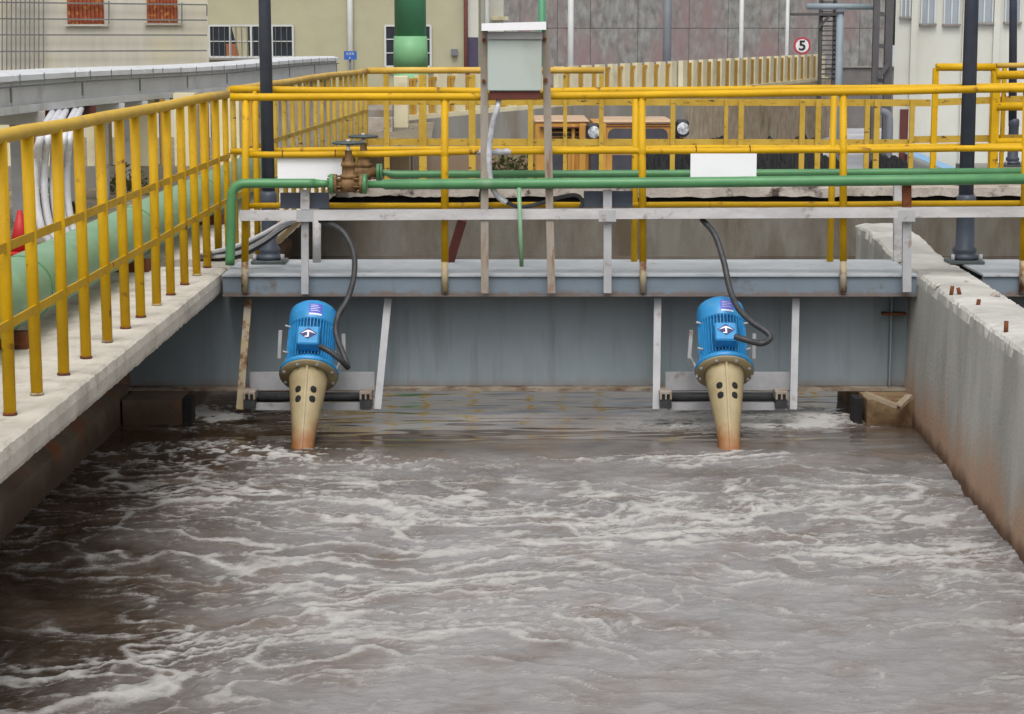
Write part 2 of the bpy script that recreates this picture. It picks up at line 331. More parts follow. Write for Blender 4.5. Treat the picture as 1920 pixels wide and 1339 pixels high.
# ================================================================== THE SETTING
# ---- water of the basin
def make_water():
    ys = np.concatenate([np.arange(2.0, 6.2, .06), np.arange(6.2, 12.9, .0125), np.arange(12.9, 21.2, .06)])
    xs = np.arange(-2.62, 2.50, .0125)
    X, Y = np.meshgrid(xs, ys)
    w1 = fbm(X * .7, Y * .8, 4, 1); w2 = fbm(X * .7, Y * .8, 4, 5)
    u = X * .46 + .34 * w1; v = Y * 1.45 + .50 * w2
    def patch(px, py, rx, ry, p=1.0):                # a patch of the surface, centre and reach measured from the photo
        c = gz(px, py, WZ); a = gz(px + rx, py, WZ).x - c.x; b = gz(px, py - ry, WZ).y - c.y
        return p * np.exp(-(((X - c.x) / a) ** 2 + ((Y - c.y) / b) ** 2))
    agit = sstep(11.25, 10.3, Y)                     # churned in front of the pumps, calm behind
    dens = .20 * agit + patch(1080, 970, 420, 50, .52) + patch(620, 1000, 430, 80, .34) + patch(1560, 950, 300, 55, .32) + patch(1650, 1050, 280, 60, .34) \
        + patch(480, 930, 300, 40, .24) + patch(760, 1090, 380, 60, .34) + patch(1880, 1130, 100, 240, .46) + patch(150, 1270, 260, 70, .40) + patch(500, 1240, 330, 70, .28) \
        + patch(1300, 860, 230, 12, .6) + patch(1440, 785, 170, 22, 1.1) + patch(410, 780, 110, 24, .8) + patch(420, 850, 200, 22, .42) + patch(900, 1160, 320, 40, .26) \
        + patch(572, 858, 50, 12, .7) + patch(1358, 852, 60, 10, .7) - patch(1400, 1280, 600, 90, .05) + patch(1250, 1180, 500, 60, .10) - patch(100, 1130, 200, 50, .15) - patch(1150, 890, 500, 14, .14)
    murk_reflection = .20 + .58 * agit + patch(1300, 1200, 700, 200, .35) - patch(30, 1200, 360, 180, 1.1) - patch(180, 900, 330, 60, .70) - patch(0, 1000, 260, 110, .55) - patch(430, 830, 300, 50, .3) + patch(1020, 790, 400, 50, .14) - patch(1300, 885, 600, 12, .25) + .30 * fbm(X * 1.6, Y * 1.8, 4, 41)  # murk, plus reflections painted in: pale calm band, darker water at left
    n_a = gnoise(u * 2.2, v * 2.0, 2); n_b = gnoise(u * 4.6 + .3 * w2, v * 4.4, 7); n_c = gnoise(u * 10 + .5 * n_a, v * 11, 9); n_e = gnoise(u * 1.3 + .2 * n_b, v * 3.1, 61); n_f = gnoise(u * 2.6 + .2 * n_c, v * 6.2, 67); n_d = gnoise(X * 12 + 1.5 * n_b, Y * 26, 13)
    rid = 1 - np.abs(n_a) * 2.6; rid2 = 1 - np.abs(n_b) * 2.4
    fil = lambda n, w_: np.exp(-(n / w_) ** 2)
    cl = fbm(X * 4, Y * 5, 4, 21); fine = fbm(X * 24, Y * 26, 3, 31)
    big = fbm(u * .9, v * .9, 3, 51)
    strands = .62 * fil(n_a, .06) + .52 * fil(n_e, .05) + .42 * fil(n_f, .06) * sstep(-.5, .2, big) + .46 * fil(n_b, .07) * sstep(-.3, .4, cl + big) + .34 * fil(n_c, .11) * sstep(-.2, .5, cl) + .16 * fil(n_d, .17)
    milky = .30 + .55 * big + .40 * cl + .25 * fine
    foam = np.clip((dens * 1.05) * (-.02 + 1.35 * strands + .48 * milky + .20 * fine) + strands * .24 * agit * sstep(.05, .3, dens) - .05, 0, 1)
    foam = np.clip(foam + (patch(1440, 786, 160, 16, .9) + patch(1330, 800, 150, 8, .5)) * sstep(-.35, .3, cl + .6 * fine + .3) + patch(400, 782, 100, 20, .9) * sstep(-.1, .5, cl + .8 * fine) + (patch(420, 850, 220, 24, .8) + patch(760, 870, 200, 14, .6)) * sstep(.15, .6, cl + .9 * fine), 0, 1)
    h = agit * (.019 * fbm(u * 1.6, v * 1.5, 3, 11) + .006 * np.clip(rid, -1, 1) ** 3 + .009 * fbm(u * 4, v * 4, 3, 14) + .004 * np.clip(rid2, 0, 1) ** 2 + .0065 * fbm(X * 9, Y * 15, 4, 17))
    smooth = np.clip(patch(1350, 1300, 600, 100, .5), 0, .4)
    h = h * (1 - smooth) + (1 - agit) * (.0058 * fbm(X * 1.0, Y * 3.6, 3, 19) + .0022 * gnoise(X * 2.6, Y * 11, 23))
    h += np.clip(foam, 0, .8) * (.003 + .009 * np.clip(fine + .2, 0, 1)) * (Y < 12.9)
    V = np.stack([X, Y, WZ + h], -1).reshape(-1, 3); ny, nx = X.shape
    idx = np.arange(ny * nx).reshape(ny, nx)
    Fq = np.stack([idx[:-1, :-1], idx[:-1, 1:], idx[1:, 1:], idx[1:, :-1]], -1).reshape(-1, 4)
    me = bpy.data.meshes.new('water')
    me.vertices.add(len(V)); me.vertices.foreach_set('co', V.astype(np.float32).ravel())
    me.loops.add(Fq.size); me.loops.foreach_set('vertex_index', Fq.astype(np.int32).ravel())
    me.polygons.add(len(Fq)); me.polygons.foreach_set('loop_start', np.arange(0, Fq.size, 4, dtype=np.int32)); me.polygons.foreach_set('use_smooth', np.ones(len(Fq), bool))
    me.update(calc_edges=True)
    for nm, arr in (('foam', foam), ('murk_reflection', np.clip(murk_reflection, 0, 1)), ('chop', agit)):
        a = me.attributes.new(nm, 'FLOAT', 'POINT'); a.data.foreach_set('value', arr.astype(np.float32).ravel())
    m = bpy.data.materials.new('churned_water'); m.use_nodes = True; n = m.node_tree.nodes; L = m.node_tree.links; p = n['Principled BSDF']
    af = n.new('ShaderNodeAttribute'); af.attribute_name = 'foam'; am = n.new('ShaderNodeAttribute'); am.attribute_name = 'murk_reflection'
    geo = n.new('ShaderNodeNewGeometry')
    t1 = n.new('ShaderNodeTexNoise'); t1.inputs['Scale'].default_value = 75; t1.inputs['Detail'].default_value = 6; t1.inputs['Roughness'].default_value = .75; L.new(geo.outputs['Position'], t1.inputs['Vector'])
    ma = n.new('ShaderNodeMath'); ma.operation = 'MULTIPLY_ADD'; L.new(t1.outputs['Fac'], ma.inputs[0]); ma.inputs[1].default_value = .85; ma.inputs[2].default_value = -.43
    ad = n.new('ShaderNodeMath'); ad.operation = 'ADD'; L.new(af.outputs['Fac'], ad.inputs[0]); L.new(ma.outputs[0], ad.inputs[1])
    fr = n.new('ShaderNodeMapRange'); fr.interpolation_type = 'SMOOTHSTEP'; fr.inputs[1].default_value = .0; fr.inputs[2].default_value = .95; L.new(ad.outputs[0], fr.inputs[0])
    ff = n.new('ShaderNodeMath'); ff.operation = 'MULTIPLY'; L.new(fr.outputs[0], ff.inputs[0])
    g0 = n.new('ShaderNodeMapRange'); g0.inputs[1].default_value = 0; g0.inputs[2].default_value = .12; L.new(af.outputs['Fac'], g0.inputs[0]); L.new(g0.outputs[0], ff.inputs[1])
    c1 = n.new('ShaderNodeMix'); c1.data_type = 'RGBA'; c1.inputs[6].default_value = (.042, .026, .015, 1); c1.inputs[7].default_value = (.272, .262, .260, 1); L.new(am.outputs['Fac'], c1.inputs[0])
    tb = n.new('ShaderNodeTexNoise'); tb.inputs['Scale'].default_value = 2.3; tb.inputs['Detail'].default_value = 6; L.new(geo.outputs['Position'], tb.inputs['Vector'])
    rb = n.new('ShaderNodeMapRange'); rb.inputs[1].default_value = .5; rb.inputs[2].default_value = .72; rb.inputs[4].default_value = .8; L.new(tb.outputs['Fac'], rb.inputs[0])
    c1b = n.new('ShaderNodeMix'); c1b.data_type = 'RGBA'; L.new(rb.outputs[0], c1b.inputs[0]); L.new(c1.outputs[2], c1b.inputs[6]); c1b.inputs[7].default_value = (.15, .105, .075, 1)
    c2 = n.new('ShaderNodeMix'); c2.data_type = 'RGBA'; L.new(ff.outputs[0], c2.inputs[0]); L.new(c1b.outputs[2], c2.inputs[6]); c2.inputs[7].default_value = (.43, .418, .40, 1)
    L.new(c2.outputs[2], p.inputs['Base Color'])
    rr = n.new('ShaderNodeMapRange'); rr.inputs[3].default_value = .06; rr.inputs[4].default_value = .75; L.new(ff.outputs[0], rr.inputs[0]); L.new(rr.outputs[0], p.inputs['Roughness'])
    p.inputs['IOR'].default_value = 1.38
    t2 = n.new('ShaderNodeTexNoise'); t2.inputs['Scale'].default_value = 24; t2.inputs['Detail'].default_value = 9; t2.inputs['Roughness'].default_value = .72
    mp = n.new('ShaderNodeMapping'); mp.inputs['Scale'].default_value = (.7, 1.2, 1); L.new(geo.outputs['Position'], mp.inputs[0]); L.new(mp.outputs[0], t2.inputs['Vector'])
    b = n.new('ShaderNodeBump'); b.inputs['Distance'].default_value = .017; L.new(t2.outputs['Fac'], b.inputs['Height'])
    ac = n.new('ShaderNodeAttribute'); ac.attribute_name = 'chop'
    bs = n.new('ShaderNodeMapRange'); bs.inputs[3].default_value = .015; bs.inputs[4].default_value = .75; L.new(ac.outputs['Fac'], bs.inputs[0]); L.new(bs.outputs[0], b.inputs['Strength'])
    L.new(b.outputs[0], p.inputs['Normal'])
    me.materials.append(m)
    o = bpy.data.objects.new('water', me); COL.objects.link(o); o['kind'] = 'structure'
    return o
wo = make_water()
# the neighbouring basin beyond the dividing wall: quiet water
wb = MB(); NX, NY = 60, 120; V = []
for j in range(NY):
    for i in range(NX):
        x = 2.45 + i * .11; y = 1.0 + j * .168; V.append((x, y, WZ + .006 * n1(x * 1.7, y * 2.1)))
wb.add(V, [(j * NX + i, j * NX + i + 1, (j + 1) * NX + i + 1, (j + 1) * NX + i) for j in range(NY - 1) for i in range(NX - 1)], True)
wb.build('water', wo.data.materials[0], kind='structure')

# ---- ground: yard sheet to the horizon, raised ground on the left
g = MB(); g.add([(-700, 21.6, -2.5), (700, 21.6, -2.5), (700, 1500, -2.5), (-700, 1500, -2.5)], [(0, 1, 2, 3)]); g.build('yard_ground', M['yard'], kind='structure')
g = MB(); V = []; F = []
gx = [-60, -30, -12, -8, -6, -5, -4.2, -3.6, -3.06]; gy = [-4, 2, 6, 9, 11, 13, 15, 17, 19, 21, 23.4, 26, 30, 36, 45, 70, 90]
for j, y in enumerate(gy):
    for x in gx:
        z = -.03 + .03 * n1(y * .9, x) if y < 24 else -.05 - .5 * min(1, (y - 24) / 20)
        V.append((x if x < -3.1 else (x if y < 24 else -1.0 - .035 * (y - 24)), y, z))
for j in range(len(gy) - 1):
    for i in range(len(gx) - 1):
        a = j * len(gx) + i; F.append((a, a + 1, a + 1 + len(gx), a + len(gx)))
g.add(V, F, True); g.build('raised_ground', M['dirt'], kind='structure')
mb = MB().box((5.0, 21.9, -2.49), (6.2, 22.9, -.022)); tag(mb.build('lamp_plinth', M['retgrey']), 'concrete plinth under the farther lamp post at right', 'plinth')

# ---- walkway slab on the left
mb = MB(); rough_run(mb, [(-3.05, -.12, 0), (-3.05, 0, 0), (-2.6, 0, .002), (-2.2, 0, .002), (-1.95, -.001, .003), (-1.80, -.002, .004), (-1.728, -.003, .0025), (-1.712, -.012, .0035), (-1.706, -.05, .0015), (-1.708, -.10, .0015), (-1.715, -.121, .004), (-2.1, -.12, 0)],
          np.arange(2.0, 12.16, .022), f=22); mb.build('walkway', M['concrete'], kind='structure')
mb = MB(); rough_run(mb, [(-3.05, -.12, 0), (-3.05, 0, 0), (-2.2, 0, .002), (-1.70, -.004, .008), (-1.69, -.06, .006), (-1.70, -.12, .01)], np.arange(12.56, 21.9, .1)); mb.build('walkway', M['concrete'], kind='structure')

# ---- tank walls
mb = MB(); rough_run(mb, [(-2.75, -1.6, 0), (-2.75, -.125, 0), (-2.36, -.125, .0), (-2.355, -.5, .004), (-2.35, -.66, .006), (-2.29, -.70, .01), (-2.285, -.8, .008), (-2.28, -1.6, 0)], np.arange(2, 21, .07))
tag(mb.build('tank_wall', M['leftwall']), 'brown stained concrete tank wall in shade under the left walkway', 'wall')
mb = MB()
prof = [(2.19, -1.6, 0), (2.20, -.95, 0), (2.205, -.8, 0), (2.215, -.5, 0), (2.225, -.2, 0), (2.23, -.06, .0), (2.234, -.014, .007), (2.248, .0, .007), (2.31, .003, .004), (2.37, .005, .005), (2.43, .004, .005), (2.50, .0, .005), (2.545, -.004, .008), (2.565, -.03, .006), (2.57, -1.6, 0)]
ys_w = np.arange(2.5, 14.66, .025)
rough_run(mb, prof, ys_w, f=26)
chip = lambda y: max(0, n1(y * 2.3, 31) - .15) * .05 + max(0, n1(y * 7.1, 33) - .3) * .04
mb.v = [(x + .044 * (y - 8.7) + .004 * n1(y * .8, 3) + (chip(y) if 2.22 < x < 2.27 and z > -.04 else 0) + (.03 * n1(z * 9, 4) if y > 14.6 else 0), y, z - (chip(y) * .7 if 2.22 < x < 2.27 and z > -.04 else 0) + (.035 * sstep(13.0, 13.6, y) * (1 + .3 * n1(y * 3, x * 3)) if z > -.1 else 0)) for x, y, z in mb.v]
o = mb.build('tank_wall', [M['wallconc'], M['walltop']])
for p in o.data.polygons:
    if p.normal.z > .55: p.material_index = 1
tag(o, 'long grey concrete dividing wall with crumbling pale top and rust stained foot', 'wall')
# far end wall with its overhanging ledge
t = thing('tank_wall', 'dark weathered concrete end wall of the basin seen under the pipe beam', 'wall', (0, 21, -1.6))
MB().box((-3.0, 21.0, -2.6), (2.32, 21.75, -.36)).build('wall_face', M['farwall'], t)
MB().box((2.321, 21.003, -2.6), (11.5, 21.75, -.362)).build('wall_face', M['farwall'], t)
MB().box((-3.0, 21.06, -.36), (11.5, 21.76, -.25)).build('painted_gap_shadow', M['dark'], t)  # solid dark box painting in the shadow below the ledge
mb = MB(); V = []
mbx = np.arange(-3, 11.5, .06)
for x in mbx:
    j = .02 * n1(x * 5, 3) + .012 * n1(x * 17, 5)
    V += [(x, 20.94 + j, -.25 + j * .8), (x, 20.95 + j, -.16 + j * .5), (x, 21.2, -.12 + .012 * n1(x * 6, 9)), (x, 21.78, -.125 + .006 * n1(x * 8, 2))]
F = [(4 * i + k, 4 * i + 4 + k, 4 * i + 5 + k, 4 * i + 1 + k) for i in range(len(mbx) - 1) for k in range(3)]
mb.add(V, F); mb.build('ledge', M['ledge'], t)
# piers under the bridge ends
def pier(x0, x1, lab):
    t = thing('bridge_pier', lab, 'pier', ((x0 + x1) / 2, 12, -1.6))
    mb = MB(); rough_run(mb, [(x0, -1.6, 0), (x0, -.722, .004), (x1, -.722, .006), (x1, -1.6, 0)], np.arange(11.62, 12.7, .06)); mb.build('block', M['leftwall'] if x0 < 0 else M['pierR'], t)
    return t
M['pierR'] = mat('pier_ochre', srgb(150, 128, 96), srgb(124, 100, 72), 6, rough=.9, bump=.4, stain=srgb(110, 82, 56), stain_lo=.5, stain_hi=.66, stain_scale=7)
add_zstain(M['pierR'], srgb(96, 70, 44), -.9, -.78, .06, 6, (1, 1, 1), .9)
t = pier(-2.27, -1.93, 'brown concrete pier block carrying the left end of the girder')
MB().box((-1.925, 11.66, -1.6), (-1.875, 11.80, -.722)).build('steel_leg', M['dark'], t)
t = pier(2.07, 2.35, 'ochre stained concrete pier block in the corner beside the dividing wall')
MB().box((2.00, 11.66, -1.6), (2.05, 11.80, -.722)).build('steel_leg', M['dark'], t)

# ================================================================== THE BRIDGE
def bridge(name, x0, x1, lab, wx0=None):
    t = thing(name, lab, 'bridge', ((x0 + x1) / 2, 12.1, 0))
    MB().box((x0, 11.735, -.0), (x1, 12.56, -.012)).build('deck_plate', M['decktop'], t)
    MB().box((x0, 11.75, -.013), (x1, 11.762, -.118)).build('edge_channel', M['channel'], t)
    MB().box((x0, 11.72, -.1185), (x1, 11.80, -.127)).build('channel_lip', M['channel'], t)
    MB().box((wx0 or x0, 11.99, -.13), (x1, 12.004, -.70)).build('web', M['steel'], t)
    MB().box((wx0 or x0, 11.90, -.702), (x1, 12.10, -.718)).build('bottom_flange', M['flange'], t)
    MB().box((x0, 11.90, -.128), (x1, 12.10, -.142)).build('top_flange', M['redprimer'], t)
    MB().box((x0, 12.52, -.013), (x1, 12.535, -.118)).build('edge_channel', M['channel'], t)
    return t
br = bridge('steel_bridge', -1.688, 2.362, 'blue grey steel girder bridge across the basin carrying two pumps', -2.29)
MB().box((2.25, 11.93, -.143), (2.258, 11.989, -.70)).build('stiffener', M['steel'], br)
MB().box((2.20, 11.9, -.25), (2.34, 11.985, -.262)).build('stiffener', M['rust'], br)
for x in (-1.25, -.62, .25, .95, 1.6):
    MB().box((x - .003, 11.985, -.145), (x + .003, 11.989, -.70)).build('weld_seam', M['steel'], br)
bridge('steel_bridge', 2.745, 8.9, 'second grey steel bridge beyond the dividing wall at right edge')

YF, YR = 11.72, 12.44          # front and rear rail planes
def prail(mb, pts, Y, r, n=10):
    P = [at(x, y, Y) for x, y in pts]; Q = []
    for a, b in zip(P[:-1], P[1:]):
        for k in range(6):
            q = a.lerp(b, k / 6); Q.append(q + Vector((0, .004 * n1(q.x * 1.7, Y * 9), .005 * n1(q.x * 1.3, Y * 5 + P[0].z))))
    return mb.tube(Q + [P[-1]], r, n)
t = thing('bridge_railing', 'front yellow tube railing of the bridge, fixed to its edge channel', 'railing', (0, YF, 0))
def wob(pts, Y):
    return pts
prail(MB(), [(432, 182), (640, 182), (900, 181), (1205, 178), (1600, 172), (1960, 166), (2150, 163)], YF, .0225).build('top_rail', M['yellow'], t)
prail(MB(), [(468, 290), (700, 289), (900, 284), (1205, 283), (1600, 281), (1960, 278), (2150, 276)], YF + .01, .019).build('middle_rail', M['yellow'], t)
prail(MB(), [(462, 386), (840, 385), (1205, 384), (1600, 383), (1960, 381), (2150, 380)], YF + .02, .017).build('bottom_rail', M['yellow'], t)
for x, xb, yt in ((461, 459, 184), (834, 834, 183), (1203, 1206, 180), (1581, 1581, 174), (1925, 1917, 168)):
    a = at(x, yt, YF + .005); b = at(xb, 548, YF); mid = a.lerp(b, .84)
    p = MB().tube([a, mid], .0215, 12).build('post', M['yellow'], t)
    MB().tube([mid - Vector((0, 0, .0)), b], .0205, 12).build('post_foot', M['post_lower'], p)
t = thing('bridge_railing', 'rear yellow tube railing along the back edge of the bridge', 'railing', (0, YR, 0))
prail(MB(), [(432, 168), (600, 170), (900, 171), (1205, 170), (1600, 166), (2150, 158)], YR, .0225).build('top_rail', M['yellow'], t)
prail(MB(), [(432, 284), (640, 281), (900, 279), (1205, 279), (1600, 276), (2150, 272)], YR, .018).build('middle_rail', M['yellow'], t)
for x, xb, yt in ((478, 480, 170), (1192, 1194, 172), (1564, 1564, 168), (1938, 1934, 162)):
    a = at(x, yt, YR); b = at(xb, 0, YR); b = gz(xb, 489, 0); b.y = YR; b.z = 0; b.x = a.x
    MB().tube([a, b], .02, 12).build('post', M['yellow'], t)

def bare_patch(px0, px1, py, Y, r, par):
    P = [at(px0 + (px1 - px0) * k / 8, py, Y) + Vector((0, -.0015, 0)) for k in range(9)]
    MB().tube(P, [r * (.96 + .06 * (k % 2) if 0 < k < 8 else .9) for k in range(9)], 10).build('bare_patch', M['conduit'], par)
rl = [o for o in bpy.data.objects if o.name.startswith('bridge_railing')]
bare_patch(893, 958, 284.5, YF + .01, .0205, rl[0])
for x in (834, 1204, 1581):
    for y in (181 if x < 900 else (178 if x < 1300 else 172), 286 if x < 900 else (283 if x < 1300 else 281)):
        c = at(x, y, YF + .008); MB().lathe([(.0225, -.03), (.0265, -.018), (.0265, .012), (.0225, .02)], c, 12).build('weld_collar', M['yellow'], rl[0])
# pipe rack: white beam, its uprights and saddle plates
YB = 11.655
t = thing('pipe_rack', 'long pale steel beam on short posts carrying the green pipes along the bridge', 'rack', (0, YB, 0))
P0, P1 = at(450, 404, YB), at(2150, 396, YB)
MB().bar(P0, P1, .05, .058).build('beam', M['whitebeam'], t)
for x, y0, y1, wd in ((572, 414, 551, .042), (1139, 412, 549, .045), (1700, 407, 547, .05)):
    a = at(x, y0 + .5, YB + .02); b = at(x, y1, YB + .025)
    MB().bar(a, b, .03, wd, (1, 0, 0)).build('upright', M['galv'], t)
    c = at(x, 404, YB - .027)
    MB().box((c.x - .05, c.y, c.z - .036), (c.x + .05, c.y + .002, c.z + .03)).build('joint_plate', M['galv'], t)
for x, wl in ((572, 44), (1139, 44)):
    for s in (-1, 1):
        a = at(x + s * 26, 362 - (x > 900) * 3, YB); b = at(x + s * 26, 392 - (x > 900) * 2, YB)
        hw = .055 + (.012 if s * (x - 900) > 0 else 0)
        MB().box((a.x - hw, YB + .03, b.z), (a.x + hw, YB + .037, a.z)).build('saddle_plate', M['lamp2'] if 'lamp2' in M else M['lamp'], t)
    a = at(x, 356, YB); b = at(x, 393, YB)
    MB().bar(a + Vector((0, .0, 0)), b, .03, .05, (1, 0, 0)).build('saddle_post', M['galv'], t)
a = at(1700, 347, YB); b = at(1700, 395, YB); MB().bar(a, b, .03, .05, (1, 0, 0)).build('saddle_post', M['rust'], t)
a = at(594, 414, YR - .05); b = at(594, 489, YR - .05); b.z = 0
MB().tube([a, b], .026, 10).build('rear_upright', M['whitebeam'], t)
a = at(1684, 345, YR); b = at(1684, 485, YR); b.z = 0
MB().bar(a, b, .045, .055, (1, 0, 0)).build('rear_upright', M['whitebeam'], t)

# green pipes
YP = 11.62
t = thing('water_pipe', 'front green pipe bending down at the left end and crossing the bridge on saddles', 'pipe', (0, YP, 0))
pts = [at(431, 497, YP), at(433, 440, YP), at(434, 375, YP), at(438, 356, YP), at(450, 346, YP), at(470, 344, YP), at(540, 344, YP), at(590, 344, YP)]
MB().tube(pts, .0275, 16, 4).build('elbow_pipe', M['green'], t)
MB().tube([at(586, 344, YP), at(604, 344.5, YP), at(622, 345, YP)], [.0275, .021, .021], 16).build('reducer', M['green'], t)
MB().tube([at(690, 346, YP), at(716, 346, YP), at(722, 346, YP), at(1205, 343, YP), at(1700, 338, YP), at(2150, 333, YP)], [.021, .021, .030, .031, .031, .031], 16).build('straight_pipe', M['green'], t)
MB().tube([at(973, 352, YP - .033), at(976, 440, YP - .045), at(978, 500, YP - .05)], .0125, 10).build('drain_pipe', M['greenbig'], t)
def flange(mb, px, py, Y, r=.058, w_=.012):
    c = at(px, py, Y)
    mb.lathe([(r, -w_), (r, w_)], c, 20, 'X')
for px in (622, 684):
    mb = MB(); flange(mb, px, 345, YP); mb.build('flange', M['green'], t)
    mb = MB(); c = at(px + (7 if px < 650 else -7), 345, YP); mb.lathe([(.056, -.009), (.056, .009)], c, 20, 'X'); fl = mb.build('counter_flange', M['valve'], t)
    for k in range(6):
        a = k / 6 * 6.283 + .3; q = c + Vector((0, math.cos(a) * .045, math.sin(a) * .045)); MB().tube([q - Vector((.045, 0, 0)), q + Vector((.035, 0, 0))], .006, 6).build('bolt', M['valve'], fl)
YQ = 12.05
t = thing('water_pipe', 'thinner green pipe running behind the front one to the upper valve', 'pipe', (0, YQ, 0))
MB().tube([at(712, 323, YQ), at(722, 324, YQ), at(740, 327, YQ), at(1205, 326, YQ), at(1700, 323, YQ), at(2150, 321, YQ)], [.02, .018, .0225, .023, .023, .023], 14).build('straight_pipe', M['green'], t)
mb = MB(); flange(mb, 709, 323, YQ, .05, .01); mb.build('flange', M['green'], t)
mb = MB(); flange(mb, 715, 323, YQ, .05, .006); mb.build('flange', M['green'], t)
def valve(px, pyw, pyp, Y, lab, s=1.0):
    base = at(px, pyp, Y); top = at(px, pyw, Y); h = top.z - base.z
    t = thing('gate_valve', lab, 'valve', base)
    MB().lathe([(.03 * s, -.085 * s), (.03 * s, .085 * s)], base, 16, 'X').lathe([(.045 * s, -.045), (.05 * s, -.01), (.046 * s, .03)], base, 16).build('body', M['valve'], t)
    MB().lathe([(.04 * s, .03), (.05 * s, .034), (.05 * s, .052), (.034 * s, .056), (.036 * s, h * .42), (.044 * s, h * .44), (.044 * s, h * .5), (.024 * s, h * .56), (.02 * s, h * .8), (.026 * s, h * .82)], base, 16).build('bonnet', M['valve'], t)
    MB().lathe([(.011, h * .55), (.011, h + .02)], base, 10).build('stem', M['galv'], t)
    r = .085 * s; pts = [base + Vector((r * math.cos(a), r * math.sin(a), h)) for a in np.linspace(0, 2 * math.pi, 25)]
    wh = MB().tube(pts, .0085, 8, cap=False).build('handwheel', M['wheelblk'], t)
    mb = MB(); mb.lathe([(.02, h - .012), (.02, h + .012)], base, 10)
    for k in range(4):
        a = k * math.pi / 2 + .5; mb.tube([base + Vector((0, 0, h)), base + Vector((r * math.cos(a), r * math.sin(a), h))], .006, 6)
    mb.build('spokes', M['wheelblk'], wh)
valve(654, 268, 345, YP, 'brown gate valve on the front green pipe, lower handwheel')
valve(682, 256, 323, YQ, 'brown gate valve behind, with the higher handwheel', .95)

# boards hung on the middle rail
def board(x0, y0, x1, y1, Y, lab):
    a = at(x0, y0, Y); b = at(x1, y1, Y)
    t = thing('blank_board', lab, 'board', ((a.x + b.x) / 2, Y, b.z))
    MB().box((a.x, Y - .004, b.z), (b.x, Y + .004, a.z)).build('panel', M['white'], t)
    for x in (x0 + 10, x1 - 12):
        p = at(x, y0, Y); c = at(x, y0 - 8, YF + .01)
        pts = [c + Vector((0, .022 * math.cos(k), .022 * math.sin(k))) for k in np.linspace(0, 6.28, 13)]
        MB().tube(pts, .0025, 5).build('wire_tie', M['rust'], t)
board(520, 296, 641, 338, 11.745, 'plain white board hanging from the rail beside the valves')
board(1295, 288, 1418, 332, 11.695, 'plain white board hanging from the rail above the right pump')

# control box on two posts
t = thing('control_box', 'grey electrical control box with white rain lid on two weathered posts', 'control box', at(968, 548, 11.70))
for xa, xb in ((908, 909), (1023, 1034)):
    MB().bar(at(xa, 56, 11.66), at(xb, 549, 11.66), .04, .044, (1, 0, 0)).build('post', M['rustgalv'], t)
a = at(914, 62, 11.56); b = at(1016, 171, 11.56)
bx = MB().box((a.x, 11.56, b.z), (b.x, 11.69, a.z), .006).build('housing', M['box'], t)
b2 = at(1013, 186, 11.58)
MB().box((a.x + .01, 11.575, b2.z), (b.x - .01, 11.685, b.z - .002)).build('base_tray', M['redprimer'], t)
a2 = at(914, 60, 11.55); b2 = at(1017, 74, 11.55)
MB().box((a2.x, 11.545, b2.z), (b2.x, 11.558, a2.z), .003).build('top_rim', M['galv'], bx)
a2 = at(903, 44, 11.5); b2 = at(1024, 58, 11.5)
V = [(a2.x, 11.5, b2.z), (b2.x, 11.5, b2.z + .006), (b2.x, 11.5, a2.z + .01), (a2.x, 11.5, a2.z), (a2.x, 11.78, b2.z + .002), (b2.x, 11.78, b2.z + .008), (b2.x, 11.78, a2.z + .012), (a2.x, 11.78, a2.z + .002)]
MB().add(V, [(0, 1, 2, 3), (5, 4, 7, 6), (3, 2, 6, 7), (1, 0, 4, 5), (0, 3, 7, 4), (2, 1, 5, 6)]).build('rain_lid', M['white'], t)
for x, y in ((907, 75), (1021, 74), (907, 152), (1023, 150)):
    c = at(x, y, 11.637); MB().lathe([(.011, -.004), (.011, .012)], c, 8, 'Y').build('bolt', M['rust'], t)
t = thing('power_cable', 'silver sheathed cable dropping from the control box and looping as black cable', 'cable', at(935, 186, 11.66))
MB().tube([at(935, 186, 11.62), at(932, 205, 11.60), at(922, 240, 11.62), at(917, 290, 11.64), at(920, 340, 11.66), at(932, 366, 11.67), at(950, 380, 11.67)], .0165, 10, 6).build('sheath', M['conduit'], t)
MB().tube([at(946, 378, 11.675), at(975, 388, 11.68), at(1010, 382, 11.68), at(1050, 370, 11.69), at(1080, 366, 11.69), at(1092, 378, 11.69), at(1088, 392, 11.69)], .012, 10, 6).build('black_cable', M['hose'], t)
MB().tube([at(902, 355, 11.665), at(900, 372, 11.665), at(912, 386, 11.66), at(925, 394, 11.66)], .008, 8, 5).build('black_cable', M['hose'], t)
# leaning rusty strut, orange pipe stub and cable bundle behind the beam
t = MB().bar(at(867, 412, 12.3), Vector((at(843, 489, 12.4).x, 12.4, 0.0)), .03, .055, (1, 0, 0)).build('steel_strut', M['redprimer']); tag(t, 'leaning dark red steel strut behind the bridge rail post', 'strut')
t = MB().tube([at(558, 414, 12.0), at(522, 452, 12.2)], .02, 10).build('pipe_stub', M['orangestub'] if 'orangestub' in M else M['peach']); tag(t, 'short peach coloured pipe stub slanting under the beam end', 'pipe')
for i, (dy, m, nm, lab) in enumerate(((0, 'cablew', 'cable', 'upper white cable slanting up to the beam beside the lamp post'), (14, 'cablew', 'cable', 'lower white cable slanting up to the beam beside the lamp post'), (7, 'hose', 'cable', 'black cable between the white cables at the lamp post'), (22, 'hose', 'cable', 'lowest black cable of the bundle at the lamp post'))):
    Yc = 11.95 + .03 * i
    pts = [at(376, 478 + dy * .4, Yc + .3), at(440, 462 + dy, Yc), at(490, 440 + dy * .9, Yc), at(530, 418 + dy * .5, Yc), at(565, 408, Yc)]
    tag(MB().tube(pts, .0125, 8, 5).build(nm, M[m]), lab, 'cable')

